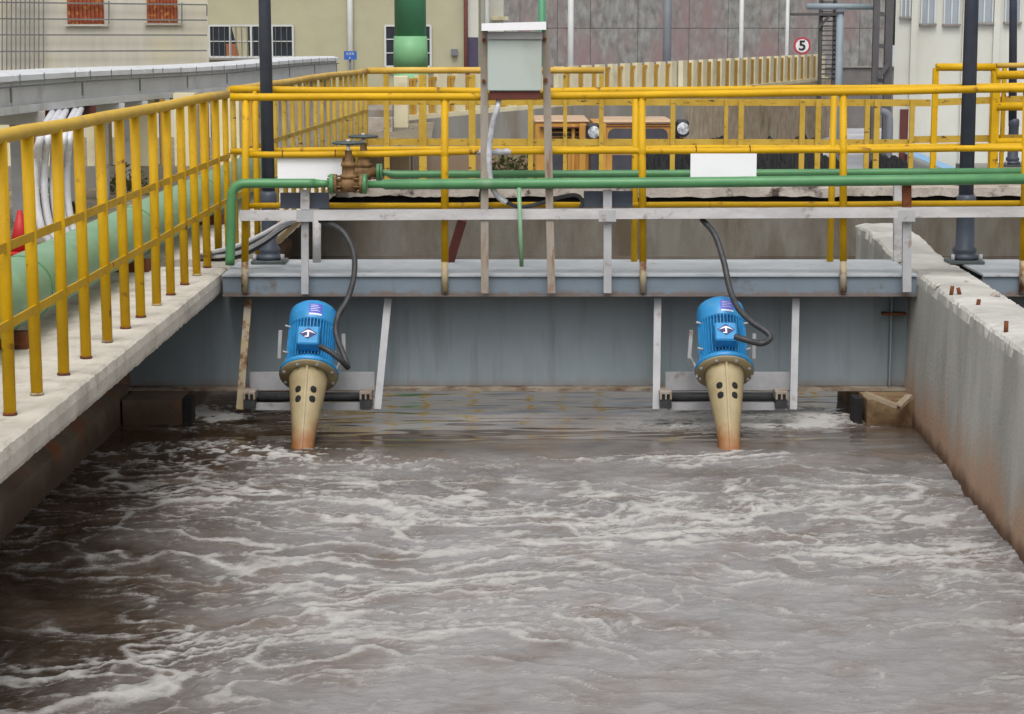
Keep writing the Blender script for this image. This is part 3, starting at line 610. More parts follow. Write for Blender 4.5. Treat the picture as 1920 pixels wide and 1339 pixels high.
# ================================================================== PUMPS
def make_pump():
    t = thing('surface_pump', 'x', 'pump')
    # motor axis along local Z, flange centre at the origin, -Y side faces up and out
    MB().lathe([(.118, .045), (.118, .335)], n=32).build('motor_core', M['bluedark'], t)
    mb = MB()
    for k in range(44):
        a = 2 * math.pi * k / 44; d = Vector((math.cos(a), math.sin(a), 0)); mb.bar(d * .126 + Vector((0, 0, .055)), d * .126 + Vector((0, 0, .318)), .0042, .022, d)
    mb.build('cooling_fins', M['blue'], t)
    mb = MB().lathe([(.112, .30), (.136, .302), (.139, .31), (.139, .40), (.134, .424), (.118, .44), (.06, .446), (.0, .447)], n=36, cap=False); cw = mb.build('fan_cowl', M['blue'], t)
    mb = MB()
    for k in range(10):
        a = 2 * math.pi * k / 10; d = Vector((math.cos(a), math.sin(a), 0)); mb.bar(d * .03 + Vector((0, 0, .449)), d * .1 + Vector((0, 0, .4445)), .006, .004)
    mb.build('grille', M['bluedark'], cw)
    fl = MB().lathe([(.125, .06), (.128, .045), (.15, .03), (.163, .026), (.167, .018), (.167, -.006), (.158, -.006)], n=40, cap=False).build('motor_flange', M['blue'], t)
    for k in range(8):
        a = 2 * math.pi * (k + .5) / 8; MB().lathe([(.010, -.026), (.010, .034)], (math.cos(a) * .146, math.sin(a) * .138, 0), 6).build('bolt', M['galv'], fl)
    MB().lathe([(.0, -.0065), (.164, -.0065), (.164, -.014), (.112, -.0165)], n=40, cap=False).build('adapter_plate', M['cone'], t)
    cone = [(.111, -.017), (.108, -.05), (.098, -.14), (.088, -.22), (.076, -.31), (.068, -.38), (.063, -.46), (.062, -.60), (.062, -.85)]
    cn = MB().lathe(cone, n=36).build('suction_cone', M['cone'], t)
    rc = lambda z: float(np.interp(-z, [-c[1] for c in cone], [c[0] for c in cone]))
    for a in (-90, 90):
        d = Vector((math.cos(R(a)), math.sin(R(a)), 0)); mb = MB()
        for (z0, _), (z1, __) in zip([(c[1], 0) for c in cone[:-1]], [(c[1], 0) for c in cone[1:]]):
            mb.bar(d * (rc(z0) + .004) + Vector((0, 0, z0)), d * (rc(z1) + .004) + Vector((0, 0, z1)), .011, .014, d)
        mb.build('seam_rib', M['cone'], cn)
    for a in (-90 - 27, -90 + 27):
        for z in (-.155, -.215):
            d = Vector((math.cos(R(a)), math.sin(R(a)), -.0)); tn = Vector((-d.y, d.x, 0)); c = d * (rc(z) + .0015) + Vector((0, 0, z)); dn = Vector((d.x, d.y, -.11)).normalized(); up = tn.cross(dn)
            V = [c + dn * .0045] ; N = 16
            for k in range(N): q = 2 * math.pi * k / N; x_ = tn * math.cos(q) * .019; V.append(c + x_ - dn * .003 + up * math.sin(q) * .026 - dn * (math.cos(q) ** 2) * .0)
            MB().add(V, [(0, 1 + k, 1 + (k + 1) % N) for k in range(N)]).build('vent_hole', M['dark'], cn)
    # terminal box with its emblem
    tb = MB().box((-.062, -.20, .075), (.062, -.118, .20), .008).build('terminal_box', M['blue'], t)
    y = -.2022; zc = .145
    V = [(0, y, zc + .038), (.05, y, zc), (0, y, zc - .038), (-.05, y, zc)]
    MB().add(V, [(0, 3, 2, 1)]).build('emblem', M['logo'], tb)
    y -= .0012
    mb = MB(); mb.add([(-.044, y, zc - .004), (-.018, y, zc + .016), (0, y, zc + .024), (.018, y, zc + .016), (.044, y, zc - .004), (.018, y, zc + .006), (0, y, zc + .012), (-.018, y, zc + .006)], [(0, 7, 1), (1, 7, 6, 2), (2, 6, 5, 3), (3, 5, 4)])
    mb.add([(-.005, y, zc + .012), (.005, y, zc + .012), (.005, y, zc - .026), (-.005, y, zc - .026)], [(3, 2, 1, 0)])
    mb.add([(-.018, y, zc - .018), (-.005, y, zc - .018), (-.005, y, zc - .026), (-.018, y, zc - .026)], [(3, 2, 1, 0)])
    mb.build('emblem_mark', M['lilac'], tb)
    # sticker on the cowl
    def sticker(a0, a1, z0, z1, r, m, nm):
        V = []; F = []; N = 8
        for k in range(N + 1):
            a = R(a0 + (a1 - a0) * k / N); V += [(r * math.cos(a), r * math.sin(a), z0), (r * math.cos(a), r * math.sin(a), z1)]
        MB().add(V, [(2 * k, 2 * k + 2, 2 * k + 3, 2 * k + 1) for k in range(N)]).build(nm, m, cw)
    sticker(-96, -64, .335, .40, .1397, M['sticker'], 'sticker'); sticker(-95, -65, .322, .334, .1397, M['lilac'], 'sticker_strip')
    for k in range(4): sticker(-92, -70 - 4 * (k % 2), .350 + k * .012, .353 + k * .012, .1402, M['lilac'], 'print_line')
    for a in (-25, -155):
        for z in (.29, .11):
            d = Vector((math.cos(R(a)), math.sin(R(a)), 0)); MB().tube([d * .12 + Vector((0, 0, z)), d * .165 + Vector((0, 0, z))], .006, 6).build('eye_bolt', M['galv'], t)
    return t
proto = make_pump()
YFL = 11.3
def place(p, px, py, lab, lean):
    c = at(px, py, YFL); p.location = c; p.rotation_euler = (R(-44), 0, 0); p['label'] = lab; p['group'] = 'blue surface pumps under the bridge'
    p.rotation_mode = 'XYZ'; p.rotation_euler = (Matrix.Rotation(R(lean), 3, 'Y') @ Matrix.Rotation(R(-44), 3, 'X')).to_euler()
place(proto, 579, 703, 'left blue motor pump with beige cone standing in dark foamy water', 1.0)
p2 = copy_tree(proto); place(p2, 1358, 696, 'right blue motor pump with beige cone, its black hose looping to the side', 0.4)
def frame(cx, xs, lab):
    t = thing('pump_mount', lab, 'frame', at(cx, 740, 11.7), 'pump mounting frames hung from the girder')
    (xl0, xl1, xr0, xr1) = xs
    for a, b, m in ((xl0, xl1, 'post_lower' if cx < 900 else 'galv'), (xr0, xr1, 'galv')):
        MB().bar(at(a, 560, 11.82), at(b, 768, 11.62), .03, .042, (1, 0, 0)).build('hanger_bar', M[m], t)
    l, r_ = at(xl1 + 18, 0, 11.8), at(xr1 - 8, 0, 11.8)
    z0, z1 = at(0, 732, 11.8).z, at(0, 698, 11.8).z
    MB().box((at(xl1 + 18, 700, 11.8).x, 11.80, z0), (at(xr1 - 6, 700, 11.8).x, 11.815, z1)).build('back_plate', M['galv'], t)
    a = at(xl1 + 22, 746, 11.66); b = at(xr1 - 12, 746, 11.66)
    MB().tube([a + Vector((0, .03, 0)), b + Vector((0, .03, 0))], .028, 10).build('roller', M['hose'], t)
    a = at(xl1 + 22, 762, 11.62); b = at(xr1 - 12, 762, 11.62)
    MB().bar(a, b, .03, .04).build('lower_channel', M['galv'], t)
    for x in (xl1 + 18, xr1 - 22):
        c = at(x, 745, 11.58); q = MB().box((c.x - .036, 11.56, c.z - .012), (c.x + .036, 11.68, c.z + .036), .003).build('bearing_housing', M['rustgalv'], t)
        MB().box((c.x - .034, 11.555, c.z - .062), (c.x + .034, 11.66, c.z - .014)).build('rubber_pad', M['hose'], t)
        for s in (-.015, .013): MB().box((c.x + s - .008, 11.5575, c.z - .008), (c.x + s + .010, 11.559, c.z + .022)).build('slot', M['dark'], q)
    # inclined carrier plates between frame and motor flange
    f = at(cx, 700, YFL)
    for s in (-1, 1):
        MB().bar(f + Vector((s * .155, .0, -.0)), Vector((f.x + s * .16, 11.80, f.z + .02)), .012, .05).build('carrier_arm', M['galv'], t)
    MB().bar(f + Vector((-.185, .17, .06)), f + Vector((-.175, .17, .22)), .02, .02).build('guide_rod', M['galv'], t)
    MB().bar(f + Vector((.185, .17, .06)), f + Vector((.185, .17, .2)), .02, .02).build('guide_rod', M['galv'], t)
    return t
frame(579, (466, 450, 728, 708), 'steel mounting frame with rust streaked bar behind the left pump')
frame(1358, (1233, 1230, 1492, 1487), 'clean galvanised mounting frame behind the right pump')
t = MB().tube([at(600, 413, 11.70), at(640, 432, 11.60), at(662, 470, 11.55), at(664, 515, 11.5), at(652, 560, 11.45), at(634, 592, 11.38), at(630, 625, 11.34), at(642, 660, 11.25), at(652, 688, 11.18), at(640, 676, 11.12), at(616, 658, 11.12), at(600, 650, 11.15)], .0165, 10, 7).build('hose', M['hose'])
tag(t, 'black hose hanging from the beam down to the left pump', 'hose')
t = MB().tube([at(1316, 411, 11.70), at(1340, 440, 11.60), at(1357, 490, 11.50), at(1368, 540, 11.40), at(1384, 578, 11.28), at(1410, 604, 11.18), at(1437, 622, 11.12), at(1444, 634, 11.10), at(1428, 644, 11.10), at(1400, 638, 11.10), at(1378, 631, 11.13)], .0175, 10, 7).build('hose', M['hose'])
tag(t, 'black hose hanging from the beam and looping into the right pump', 'hose')

# ================================================================== LEFT WALKWAY RAILING AND PIPE
XR = -1.83
def picket_rail(y0, y1, n, ztop, lab, mat_top, x0=XR, x1=XR, first=0):
    t = thing('walkway_railing', lab, 'railing', (x0, y0, 0))
    L_ = lambda y: x0 + (x1 - x0) * (y - y0) / (y1 - y0)
    ys = np.linspace(y0, y1, 12)
    MB().tube([(L_(y) + .006 * n1(y, 2), y, ztop(y) + .010 * n1(y * .9, 6)) for y in ys], .027, 14).build('handrail', mat_top, t)
    for z, nm in ((.615, 'middle_bar'), (.335, 'lower_bar')):
        MB().bar((x0 + .012, y0, z), (x1 + .012, y1, z), .008, .034).build(nm, M['yellow'] if mat_top == M['yellowtop'] else M['yellow_old'], t)
    for k in range(n):
        y = y0 + .12 + (y1 - y0 - .2) * k / (n - 1) + random.uniform(-.03, .03) * 1
        p = MB().tube([(L_(y), y, -.0), (L_(y) + random.uniform(-.006, .006), y, ztop(y) - .01)], .0235 if y < 13 else .019, 12).build('picket', M['yellow'] if y < 13.2 else M['yellow_old'], t)
        if y < 13.2:
            MB().lathe([(.0275, .0), (.0265, .006), (.0240, .010)], (L_(y), y, 0), 10).build('foot_weld', M['rust'] if k % 3 != 1 else M['post_lower'], p)
    return t
M['yellowtop'] = mat('handrail_yellow', srgb(214, 174, 48), srgb(202, 160, 36), 6, rough=.5, bump=.05, stain=srgb(190, 150, 80), stain_lo=.56, stain_hi=.7, stain_scale=6)
picket_rail(4.5, 13.1, 20, lambda y: 1.005, 'near yellow picket railing along the edge of the left walkway', M['yellowtop'])
picket_rail(13.25, 21.5, 19, lambda y: 1.03, 'farther picket railing of the walkway continuing beyond the bridge', M['yellow_dusty'], -1.83, -1.53)
t = thing('water_main', 'fat pale green pipe lying along the left walkway behind the pickets', 'pipe', (-2.28, 8, 0))
MB().tube([(-2.30, y, .20) for y in (4, 7, 10, 13, 18.5)], .155, 32).build('pipe', M['greenbig'], t)
for y in (6.2, 9.4, 12.2, 14.9):
    MB().lathe([(.158, -.012), (.158, .012)], (-2.30, y, .20), 32, 'Y').build('weld_seam', M['green'], t)
for y in (5.6, 8.9, 11.9, 15):
    MB().box((-2.38, y - .06, -.002), (-2.14, y + .06, .07)).build('support_block', M['rust'], t)
MB().tube([(-2.30, 18.45, .2), (-2.3, 18.8, .19), (-2.3, 19.0, .0), (-2.3, 19.0, -.3)], .156, 24, 5).build('bend', M['greenbig'], t)
# red cone behind the railing
c = Vector((-3.16, 13.0, -.01)); t = thing('traffic_cone', 'red traffic cone half hidden behind the pickets at the left edge', 'cone', c)
MB().lathe([(.08, .02), (.015, .28), (.0, .28)], c, 16).build('cone', M['conered'], t); MB().box(c + Vector((-.13, -.13, 0)), c + Vector((.13, .13, .02)), .004).build('base', M['conered'], t)

# ================================================================== LAMP POSTS
def lamp_post(px_t, px_b, py_b, Y, r, lab, base_z=0, H=5.2, collar=.42):
    b = at(px_b, py_b, Y); b.z = base_z
    t = thing('lamp_post', lab, 'lamp post', b)
    dx = at(px_t, 0, Y).x - b.x; zt = at(px_t, 0, Y).z; sl = dx / (zt - base_z)
    P = lambda z: b + Vector((sl * z, 0, z))
    MB().box(b + Vector((-.105, -.1, 0)), b + Vector((.105, .1, .022)), .004).build('base_plate', M['wheelblk'], t)
    for s in (-1, 1): MB().lathe([(.012, .02), (.012, .06)], b + Vector((s * .085, -.07, 0)), 8).build('anchor_bolt', M['galv'], t)
    MB().lathe([(.085, .022), (.085, .05), (r * 1.5, .056), (r * 1.7, .07), (r * 1.7, .09), (r * 1.35, .105), (r * 1.25, collar - .07), (r * 1.36, collar - .06), (r * 1.36, collar), (r * 1.08, collar + .02)], b, 24).build('base_column', M['lamp'], t)
    MB().tube([P(collar), P(2.0), P(H)], [r * 1.05, r * .95, r * .75], 20).build('shaft', M['lamp'], t)
    hd = P(H); ar = MB().tube([hd, hd + Vector((0, 0, .25)), hd + Vector((0, -.3, .4)), hd + Vector((0, -.7, .42))], .03, 10, 4).build('arm', M['lamp'], t)
    MB().lathe([(.03, .0), (.12, -.06), (.17, -.16)], hd + Vector((0, -.72, .45)), 20).build('lamp_shade', M['lamp'], t)
lamp_post(496, 506, 484, 12.36, .038, 'dark grey lamp post at the left end of the bridge, beside the cables')
lamp_post(1822, 1808, 482, 12.36, .043, 'dark grey lamp post standing right of the dividing wall', collar=.40)
lamp_post(1900, 1898, 312, 22.3, .043, 'farther dark lamp post near the right edge by the yellow gate rail', base_z=-.02, collar=.5)

# ================================================================== CABLE TRAY
A = Vector((-3.95, 13.2, 0)); B = Vector((-2.66, 29.6, 0)); D = (B - A); TL = D.length; Dn = D.normalized(); Nn = Vector((-Dn.y, Dn.x, 0))
def ztray(s): return 1.085 + .012 * math.sin(s * 9) + .01 * s
t = thing('cable_tray', 'long raised grey cable tray with white cover on posts left of the walkway', 'cable tray', A)
def tp(s, off, z): q = A + D * s + Nn * off; return Vector((q.x, q.y, z))
NS = 9
for k in range(NS):
    s0, s1 = k / NS + .0006, (k + 1) / NS - .0006; z0, z1 = ztray(k / NS), ztray((k + 1) / NS)
    V = [tp(s0, -.13, z0 - .28), tp(s1, -.13, z1 - .28), tp(s1, -.13, z1 - .012), tp(s0, -.13, z0 - .012), tp(s0, .25, z0 - .28), tp(s1, .25, z1 - .28), tp(s1, .25, z1 - .012), tp(s0, .25, z0 - .012)]
    MB().add(V, [(0, 1, 2, 3), (5, 4, 7, 6), (1, 0, 4, 5), (3, 2, 6, 7), (0, 3, 7, 4), (2, 1, 5, 6)]).build('side_panel', M['tray'], t)
    MB().bar(tp(s0, -.155, z0 - .255), tp(s1, -.155, z1 - .255), .045, .055).build('lower_flange', M['tray'], t)
    cv = MB(); V = []
    for s, z in ((s0, z0), (s1, z1)):
        V += [tp(s, -.17, z - .045), tp(s, -.165, z - .005), tp(s, -.08, z + .02), tp(s, .2, z + .02), tp(s, .28, z - .005), tp(s, .28, z - .045)]
    cv.add(V, [(i, 6 + i, 7 + i, 1 + i) for i in range(5)] + [(0, 1, 2, 3, 4, 5), (6, 7, 8, 9, 10, 11)[::-1]]); co = cv.build('cover', M['traytop'], t)
    for j in range(3):
        s = s0 + (s1 - s0) * (j + .3 + random.uniform(-.25, .25)) / 3; z = ztray(s)
        MB().box(tp(s, -.176, z - .085) - Vector((.006, .0, 0)), tp(s, -.168, z + .005) + Vector((.006, .014, 0))).build('clip', M['greyline'], co)
    MB().box(tp(s1, -.142, z1 - .2) - Vector((.02, .03, 0)), tp(s1, -.132, z1 - .09) + Vector((.0, .03, 0))).build('splice_plate', M['greyline'], t)
    MB().bar(tp(s0, -.165, z0 - .085), tp(s1, -.165, z1 - .085), .01, .012).build('edge_seam', M['greyline'], co)
def s_of(px):
    lo, hi = 0., 1.
    for _ in range(40):
        m_ = (lo + hi) / 2; q = tp(m_, 0, .8); v = 960 + FOC * q.x / (q.y * CP + .55 * SP)
        if v < px: lo = m_
        else: hi = m_
    return lo
for s in [s_of(x) for x in (32, 132, 188, 233, 276, 308, 342, 372, 405, 440, 480, 530, 580)] + [.985]:
    z = ztray(s) - .285; p = tp(s, 0, 0)
    wd = .11 if s < .9 else .16
    MB().box((p.x - wd / 2, p.y - .03, -.1), (p.x + wd / 2, p.y + .03, z if s < .9 else z + .27)).build('post', M['galv'], t)
    if s < .9: MB().box((p.x - .2, p.y - .05, z - .10), (p.x + .22, p.y - .035, z)).build('bracket', M['tray'] if abs(s - s_of(132)) > .01 else M['redprimer'], t)
k = 0
for (px, dx) in ((75, 0), (88, 4), (100, 9), (118, 2), (128, 6)):
    k += 1; Yc = 14.0 + .06 * k
    sides = ('leftmost', 'second from left', 'middle', 'second from right', 'rightmost')
    sc = s_of(px + 22); q0 = tp(sc, -.02, ztray(sc) - .2); Yc = min(q0.y - .35, 13.4 + .05 * k)
    pts = [q0, q0 + Vector((0, -.02, -.1)), at(px + 6, 245, Yc - .05), at(px - 8 + dx, 300, Yc - .1), at(px - 8 + dx, 370, Yc - .12), at(px + 3 + dx, 430, Yc - .12), at(px + 16 + dx, 452, Yc - .1)]
    tag(MB().tube(pts, .026, 10, 6).build('hanging_cable', M['cablew']), sides[k - 1] + ' of five thick white cables hanging from the cable tray', 'cable')

# ================================================================== FAR RAILINGS
YG = 21.5
t = thing('far_railing', 'old dusty yellow railing along the far edge of the basin', 'railing', at(960, 300, YG))
MB().tube([at(x, y, YG) for x, y in ((688, 133), (760, 132), (860, 132), (1000, 132), (1132, 132))], .034, 12).build('top_rail', M['yellow_dusty'], t)
for y, x0, x1, yy in ((190, 690, 1745, 193), (192, 1750, 2080, 180), (266, 690, 1705, 268), (262, 1710, 2080, 256)):
    MB().bar(at(x0, y, YG + .03), at(x1, yy, YG + .03), .012, .072).build('flat_bar', M['yellow_old'], t)
for x, wd in ((724, .055), (792, .08), (885, .07), (995, .055), (1060, .04), (1128, .045), (1262, .05), (1362, .04), (1390, .055), (1505, .055), (1535, .055), (1627, .05), (1645, .06), (1711, .05), (1755, .06), (1866, .075), (1884, .04)):
    yt = 136 if x < 1135 else (124 if x > 1740 else 184)
    a = at(x, yt, YG); MB().box((a.x - wd / 2, YG - .02, -.128), (a.x + wd / 2, YG + .02, a.z - .02)).build('post', M['yellow'] if x > 1740 else M['yellow_old'], t)
MB().tube([at(1755, 126, YG), at(1866, 126, YG)], .042, 10).build('top_rail', M['yellow'], t)
MB().tube([at(1868, 123, YG), at(2080, 121, YG)], .028, 10).build('top_rail', M['yellow_dusty'], t)
t = thing('gate_rail', 'bright yellow three bar rail at the right edge in front of the white building', 'railing', at(1900, 300, 21.2))
for y in (141, 200, 267): MB().tube([at(1868, y, 21.2), at(2100, y - 2, 21.2)], .045, 10).build('rail', M['yellow'], t)
a = at(1869, 136, 21.2); MB().box((a.x - .04, 21.18, -.14), (a.x + .04, 21.22, a.z)).build('post', M['yellow'], t)
a = at(2095, 136, 21.2); MB().box((a.x - .04, 21.18, -.14), (a.x + .04, 21.22, a.z)).build('post', M['yellow'], t)

# ================================================================== BACKGROUND
# balustrade on a retaining wall
BP = [at(736, 227, 47.0), at(1035, 200, 52.8), at(1270, 180, 60.0), at(1546, 149, 82.0)]
def line(i0, i1, s): return BP[i0].lerp(BP[i1], s)
def balustrade(i0, i1, sp, wd, lab, mret, side):
    a, b = BP[i0], BP[i1]
    if i0 == 0: L0 = (BP[1] - BP[0]).length; L1 = (BP[2] - BP[1]).length
    t = thing('balustrade', lab, 'balustrade', (a.x, a.y, -2.5))
    segs = [(BP[0], BP[1]), (BP[1], BP[2])] if i0 == 0 else [(BP[2], BP[3])]
    k = 0
    for (p, q) in segs:
        d = (q - p); L_ = d.length; dh = Vector((d.x, d.y, 0)).normalized(); nn = Vector((dh.y, -dh.x, 0))
        n = max(2, round(L_ / sp))
        m = MB(); up = Vector((0, 0, 1))
        V = [p + nn * .25, q + nn * .25, q - nn * .25, p - nn * .25]; W = [Vector((v.x, v.y, -2.5)) for v in V]; V = [v - up * .0 for v in V]
        m.add(W + V, [(0, 1, 5, 4), (1, 2, 6, 5), (2, 3, 7, 6), (3, 0, 4, 7), (4, 5, 6, 7)]); m.build('retaining_wall', mret, t)
        MB().bar(p + up * .05, q + up * .05, .3, .1).build('base_rail', M['balcream'], t)
        for j in range(n):
            c = p + d * ((j + .5) / n)
            MB().bar(c + up * .101, c + up * 1.02, .14, wd, dh).build('baluster', M['balcream'], t)
            for e in (-.18, .18):
                c2 = p + d * ((j + 1) / n) + dh * e * sp * .5
                if j < n - 1: MB().bar(c2 + up * .1, c2 + up * .93, .06 if i0 == 0 else .08, .085 if i0 == 0 else .30, dh).build('bar', M['mustard'], t)
        MB().bar(p + up * .92 + d * .02, q + up * .92 - d * .02, .05, .06).build('top_bar', M['mustard'], t)
balustrade(0, 2, .80, .36, 'cream balustrade with mustard bars above the grey retaining wall', M['retgrey'], 1)
balustrade(2, 3, 1.20, .52, 'farther cream balustrade turning back towards the speed sign', M['retbrown'], 1)
# corner pillar, steps and plinth at left of the balustrade
t = thing('gate_pillar', 'square cream gate pillar at the left end of the balustrade', 'pillar', at(751, 300, 43))
a = at(738, 143, 43); b = at(765, 240, 43); MB().box((a.x, 43, b.z), (b.x, 43.35, a.z), .01).build('shaft', M['balcream'], t)
MB().box((a.x - .1, 42.9, -2.5), (b.x + .1, 43.45, b.z - .002)).build('plinth', M['retgrey'], t)
t = thing('concrete_steps', 'grey concrete steps beside the cream gate pillar', 'steps', at(715, 300, 41))
for k in range(5):
    y0 = 165 + k * 14; a = at(690 - k * 2, y0, 42 - k * .4); b = at(736, y0 + 40, 42 - k * .4); MB().box((a.x, 42 - k * .4, -1.2), (b.x, 42.39 - k * .4, a.z)).build('step', M['retgrey'] if k % 2 else M['ledge'], t)
t = thing('low_plinth', 'peach rendered low wall below the concrete steps', 'wall', at(735, 330, 34))
a = at(692, 292, 34); b = at(768, 335, 34); MB().box((a.x, 34, -2.5), (b.x, 34.4, a.z)).build('render', M['peach'], t)
MB().box((a.x - .05, 33.93, a.z + .001), (b.x + .05, 34.45, a.z + .07)).build('coping', M['balcream'], t)

def window(t, x0, y0, x1, y1, Y, cols, rows, glass, fw=.05, curtain=None, proud=.05):
    a = at(x0, y0, Y); b = at(x1, y1, Y)
    f = MB().box((a.x, Y - .012, b.z), (b.x, Y + .03, a.z)).build('window', glass, t)
    for i in range(cols + 1):
        x = a.x + (b.x - a.x) * i / cols; MB().box((x - fw / 2, Y - proud, b.z), (x + fw / 2, Y - .013, a.z)).build('frame', M['frame'], f)
    for j in range(rows + 1):
        z = b.z + (a.z - b.z) * j / rows; h = fw / 2 if j in (0, rows) else fw / 4
        MB().box((a.x, Y - proud + .004, z - h), (b.x, Y - .014, z + h)).build('frame', M['frame'], f)
    MB().box((a.x - .08, Y - .16, b.z - .10), (b.x + .08, Y - .002, b.z - fw / 2 - .002)).build('sill', M['retgrey'], t)
    return f
# cream building behind
YC = 70
t = thing('cream_building', 'plain cream rendered building with barred windows behind the cable tray', 'building', at(640, 160, YC))
a = at(300, -60, YC); b = at(898, 0, YC); MB().box((a.x, YC + .02, -2.5), (b.x, YC + 9, a.z + 3)).build('wall', M['cream'], t)
f = window(t, 392, 48, 550, 107, YC, 4, 2, M['glass'], .065)
for i in range(14):
    p = at(400 + i * 10.6, 50, YC); q = at(400 + i * 10.6, 106, YC); MB().bar(Vector((p.x, YC - .06, p.z)), Vector((p.x, YC - .06, q.z)), .02, .02).build('bar', M['greyline'], f)
a = at(434, 50, YC); b = at(466, 106, YC)
V = []
for i in range(9):
    x = a.x + (b.x - a.x) * i / 8; V += [(x, YC - .02 - .012 * (i % 2), a.z), (a.x + (b.x - a.x) * (.45 + .55 * i / 8), YC - .02 - .012 * (i % 2), b.z)]
MB().add(V, [(2 * i, 2 * i + 1, 2 * i + 3, 2 * i + 2) for i in range(8)]).build('curtain', M['curtain'], f)
a = at(424, 82, YC); b = at(450, 107, YC); MB().box((a.x, YC - .018, b.z), (b.x, YC - .0125, a.z)).build('board', M['wood'], f)
window(t, 722, 48, 808, 125, YC, 3, 3, M['glass'], .07)
a = at(846, 92, YC); b = at(858, 104, YC); MB().box((a.x, YC - .15, b.z), (b.x, YC + .018, a.z)).build('wall_vent', M['steelgrey'], t)
p = at(652, 0, YC - 1); MB().tube([(p.x, YC - .1, -2.5), (p.x, YC - .1, p.z + 3)], .1, 10).build('downpipe', M['frame'], t)
a = at(876, 70, YC); b = at(897, 140, YC); MB().box((a.x, YC - .03, b.z - 1), (b.x, YC + .018, a.z)).build('door', M['doorpurple'], t)
MB().box((a.x, YC - .025, a.z), (b.x, YC + .018, at(0, -20, YC).z)).build('fanlight', M['offwhite'], t)
p = at(873, 0, YC - .4); MB().tube([(p.x, YC - .2, -2), (p.x, YC - .2, p.z + 1)], .07, 8).build('rusty_pipe', M['redprimer'], t)
t = thing('wall_block', 'narrow cream wall end with ledge beside the stained tank', 'building', at(930, 160, 74))
a = at(895, -60, 74); b = at(944, 36, 74); MB().box((a.x, 74, -2.5), (b.x, 78, a.z + 2)).build('wall', M['offwhite'], t)
a = at(922, 31, 74); b = at(953, 38, 74); MB().box((a.x, 73.8, b.z), (b.x, 74 - .002, a.z)).build('ledge', M['balcream'], t)
# green tower duct
c = at(770, 128, 50); c.z = -2.5
t = thing('green_duct', 'thick green vertical duct with paler flared foot before the cream wall', 'duct', c)
z = lambda py: at(770, py, 50).z + 2.5
MB().lathe([(.42, z(128) - 0), (.42, z(100)), (.405, z(68))], c, 32).build('flared_foot', M['greentower2'], t)
MB().lathe([(.385, z(68) - .0), (.385, z(-200))], c, 32).build('duct', M['greentower'], t)
MB().lathe([(.425, 0), (.425, z(128))], c, 32).build('lower_casing', M['greentower2'], t)
# blue direction sign
c = at(657, 170, 48); t = thing('direction_sign', 'small blue sign with white writing on a post before the cream wall', 'sign', (c.x, 48, -.6))
a = at(645, 96, 48); b = at(669, 112, 48); MB().box((a.x, 47.97, b.z), (b.x, 48, a.z)).build('panel', M['signblue'], t)
MB().tube([(c.x, 48.03, -.6), (c.x, 48.03, a.z)], .03, 8).build('post', M['greyline'], t)
mb = MB()
for k in range(3):
    x = a.x + .055 + k * .065; zt = a.z - .035
    for (dx, dz, w_, h_) in ((0, 0, .05, .008), (0, -.025, .05, .008), (.02, -.0, .008, .05), (0, -.045, .02, .008), (.032, -.045, .018, .008), (0, -.0, .007, .03)):
        mb.box((x + dx, 47.962, zt + dz - h_), (x + dx + w_, 47.968, zt + dz))
mb.box((a.x + .13, 47.962, a.z - .18), (a.x + .145, 47.968, a.z - .13)); mb.build('writing', M['lilac'], t)
# tile clad building top left
YT = 36
t = thing('tile_building', 'white tiled building with orange lattice panels and dark wires at top left', 'building', at(200, 130, YT))
a = at(-700, -80, YT); b = at(389, 0, YT); MB().add([(a.x, YT + .02, -.6), (b.x, YT + .02, -.6), (b.x * 1.19, YT + 6, -.6), (a.x, YT + 6, -.6), (a.x, YT + .02, a.z + 2), (b.x, YT + .02, a.z + 2), (b.x * 1.19, YT + 6, a.z + 2), (a.x, YT + 6, a.z + 2)], [(0, 3, 2, 1), (4, 5, 6, 7), (0, 1, 5, 4), (1, 2, 6, 5), (2, 3, 7, 6), (3, 0, 4, 7)]).build('wall', M['tilewall'], t)
for x0, x1, y1 in ((123, 195, 45), (273, 333, 43)):
    a = at(x0, -70, YT); b = at(x1, y1, YT); f = MB().box((a.x, YT - .01, b.z), (b.x, YT + .018, a.z)).build('lattice_panel', M['orange'], t)
    n = 9
    for i in range(n):
        x = a.x + (b.x - a.x) * (i + .5) / n; MB().box((x - .022, YT - .035, b.z), (x + .022, YT - .011, a.z)).build('slat', M['orange'], f)
    MB().box((a.x - .04, YT - .06, b.z - .04), (b.x + .08, YT - .002, b.z - .002)).build('sill', M['tilewall'], t)
for yl, yr in ((3, 9), (35, 38), (67, 66), (100, 95)):
    p = at(-300, yl - 2, YT - .1); q = at(388, yr, YT - .1); MB().bar(p, q, .024, .026).build('wire', M['greyline'], t)
for i in range(10):
    x = 4 + i * 8.6; p = at(x, -40, YT - .12); q = at(x, 132, YT - .12); MB().bar(p, q, .014, .018).build('wire', M['greyline'], t)
for x, y0, y1 in ((388, 9, 30), (204, 2, 45), (341, 5, 43)):
    MB().bar(at(x, y0, YT - .1), at(x, y1, YT - .1), .02, .02).build('wire', M['greyline'], t)
# left cream fence seen between the pickets
t = thing('cream_fence', 'low cream and mustard fence on a concrete kerb seen behind the cables', 'fence', (-5.5, 19, 0))
MB().box((-9, 19.0, -.2), (-2.55, 19.3, .18)).build('kerb', M['retgrey'], t)
for k in range(16):
    x = -8.9 + k * .41
    MB().box((x, 19.05, .182), (x + .2, 19.25, .86)).build('baluster', M['balcream'], t)
    MB().box((x + .27, 19.12, .182), (x + .31, 19.18, .8)).build('bar', M['mustard'], t)
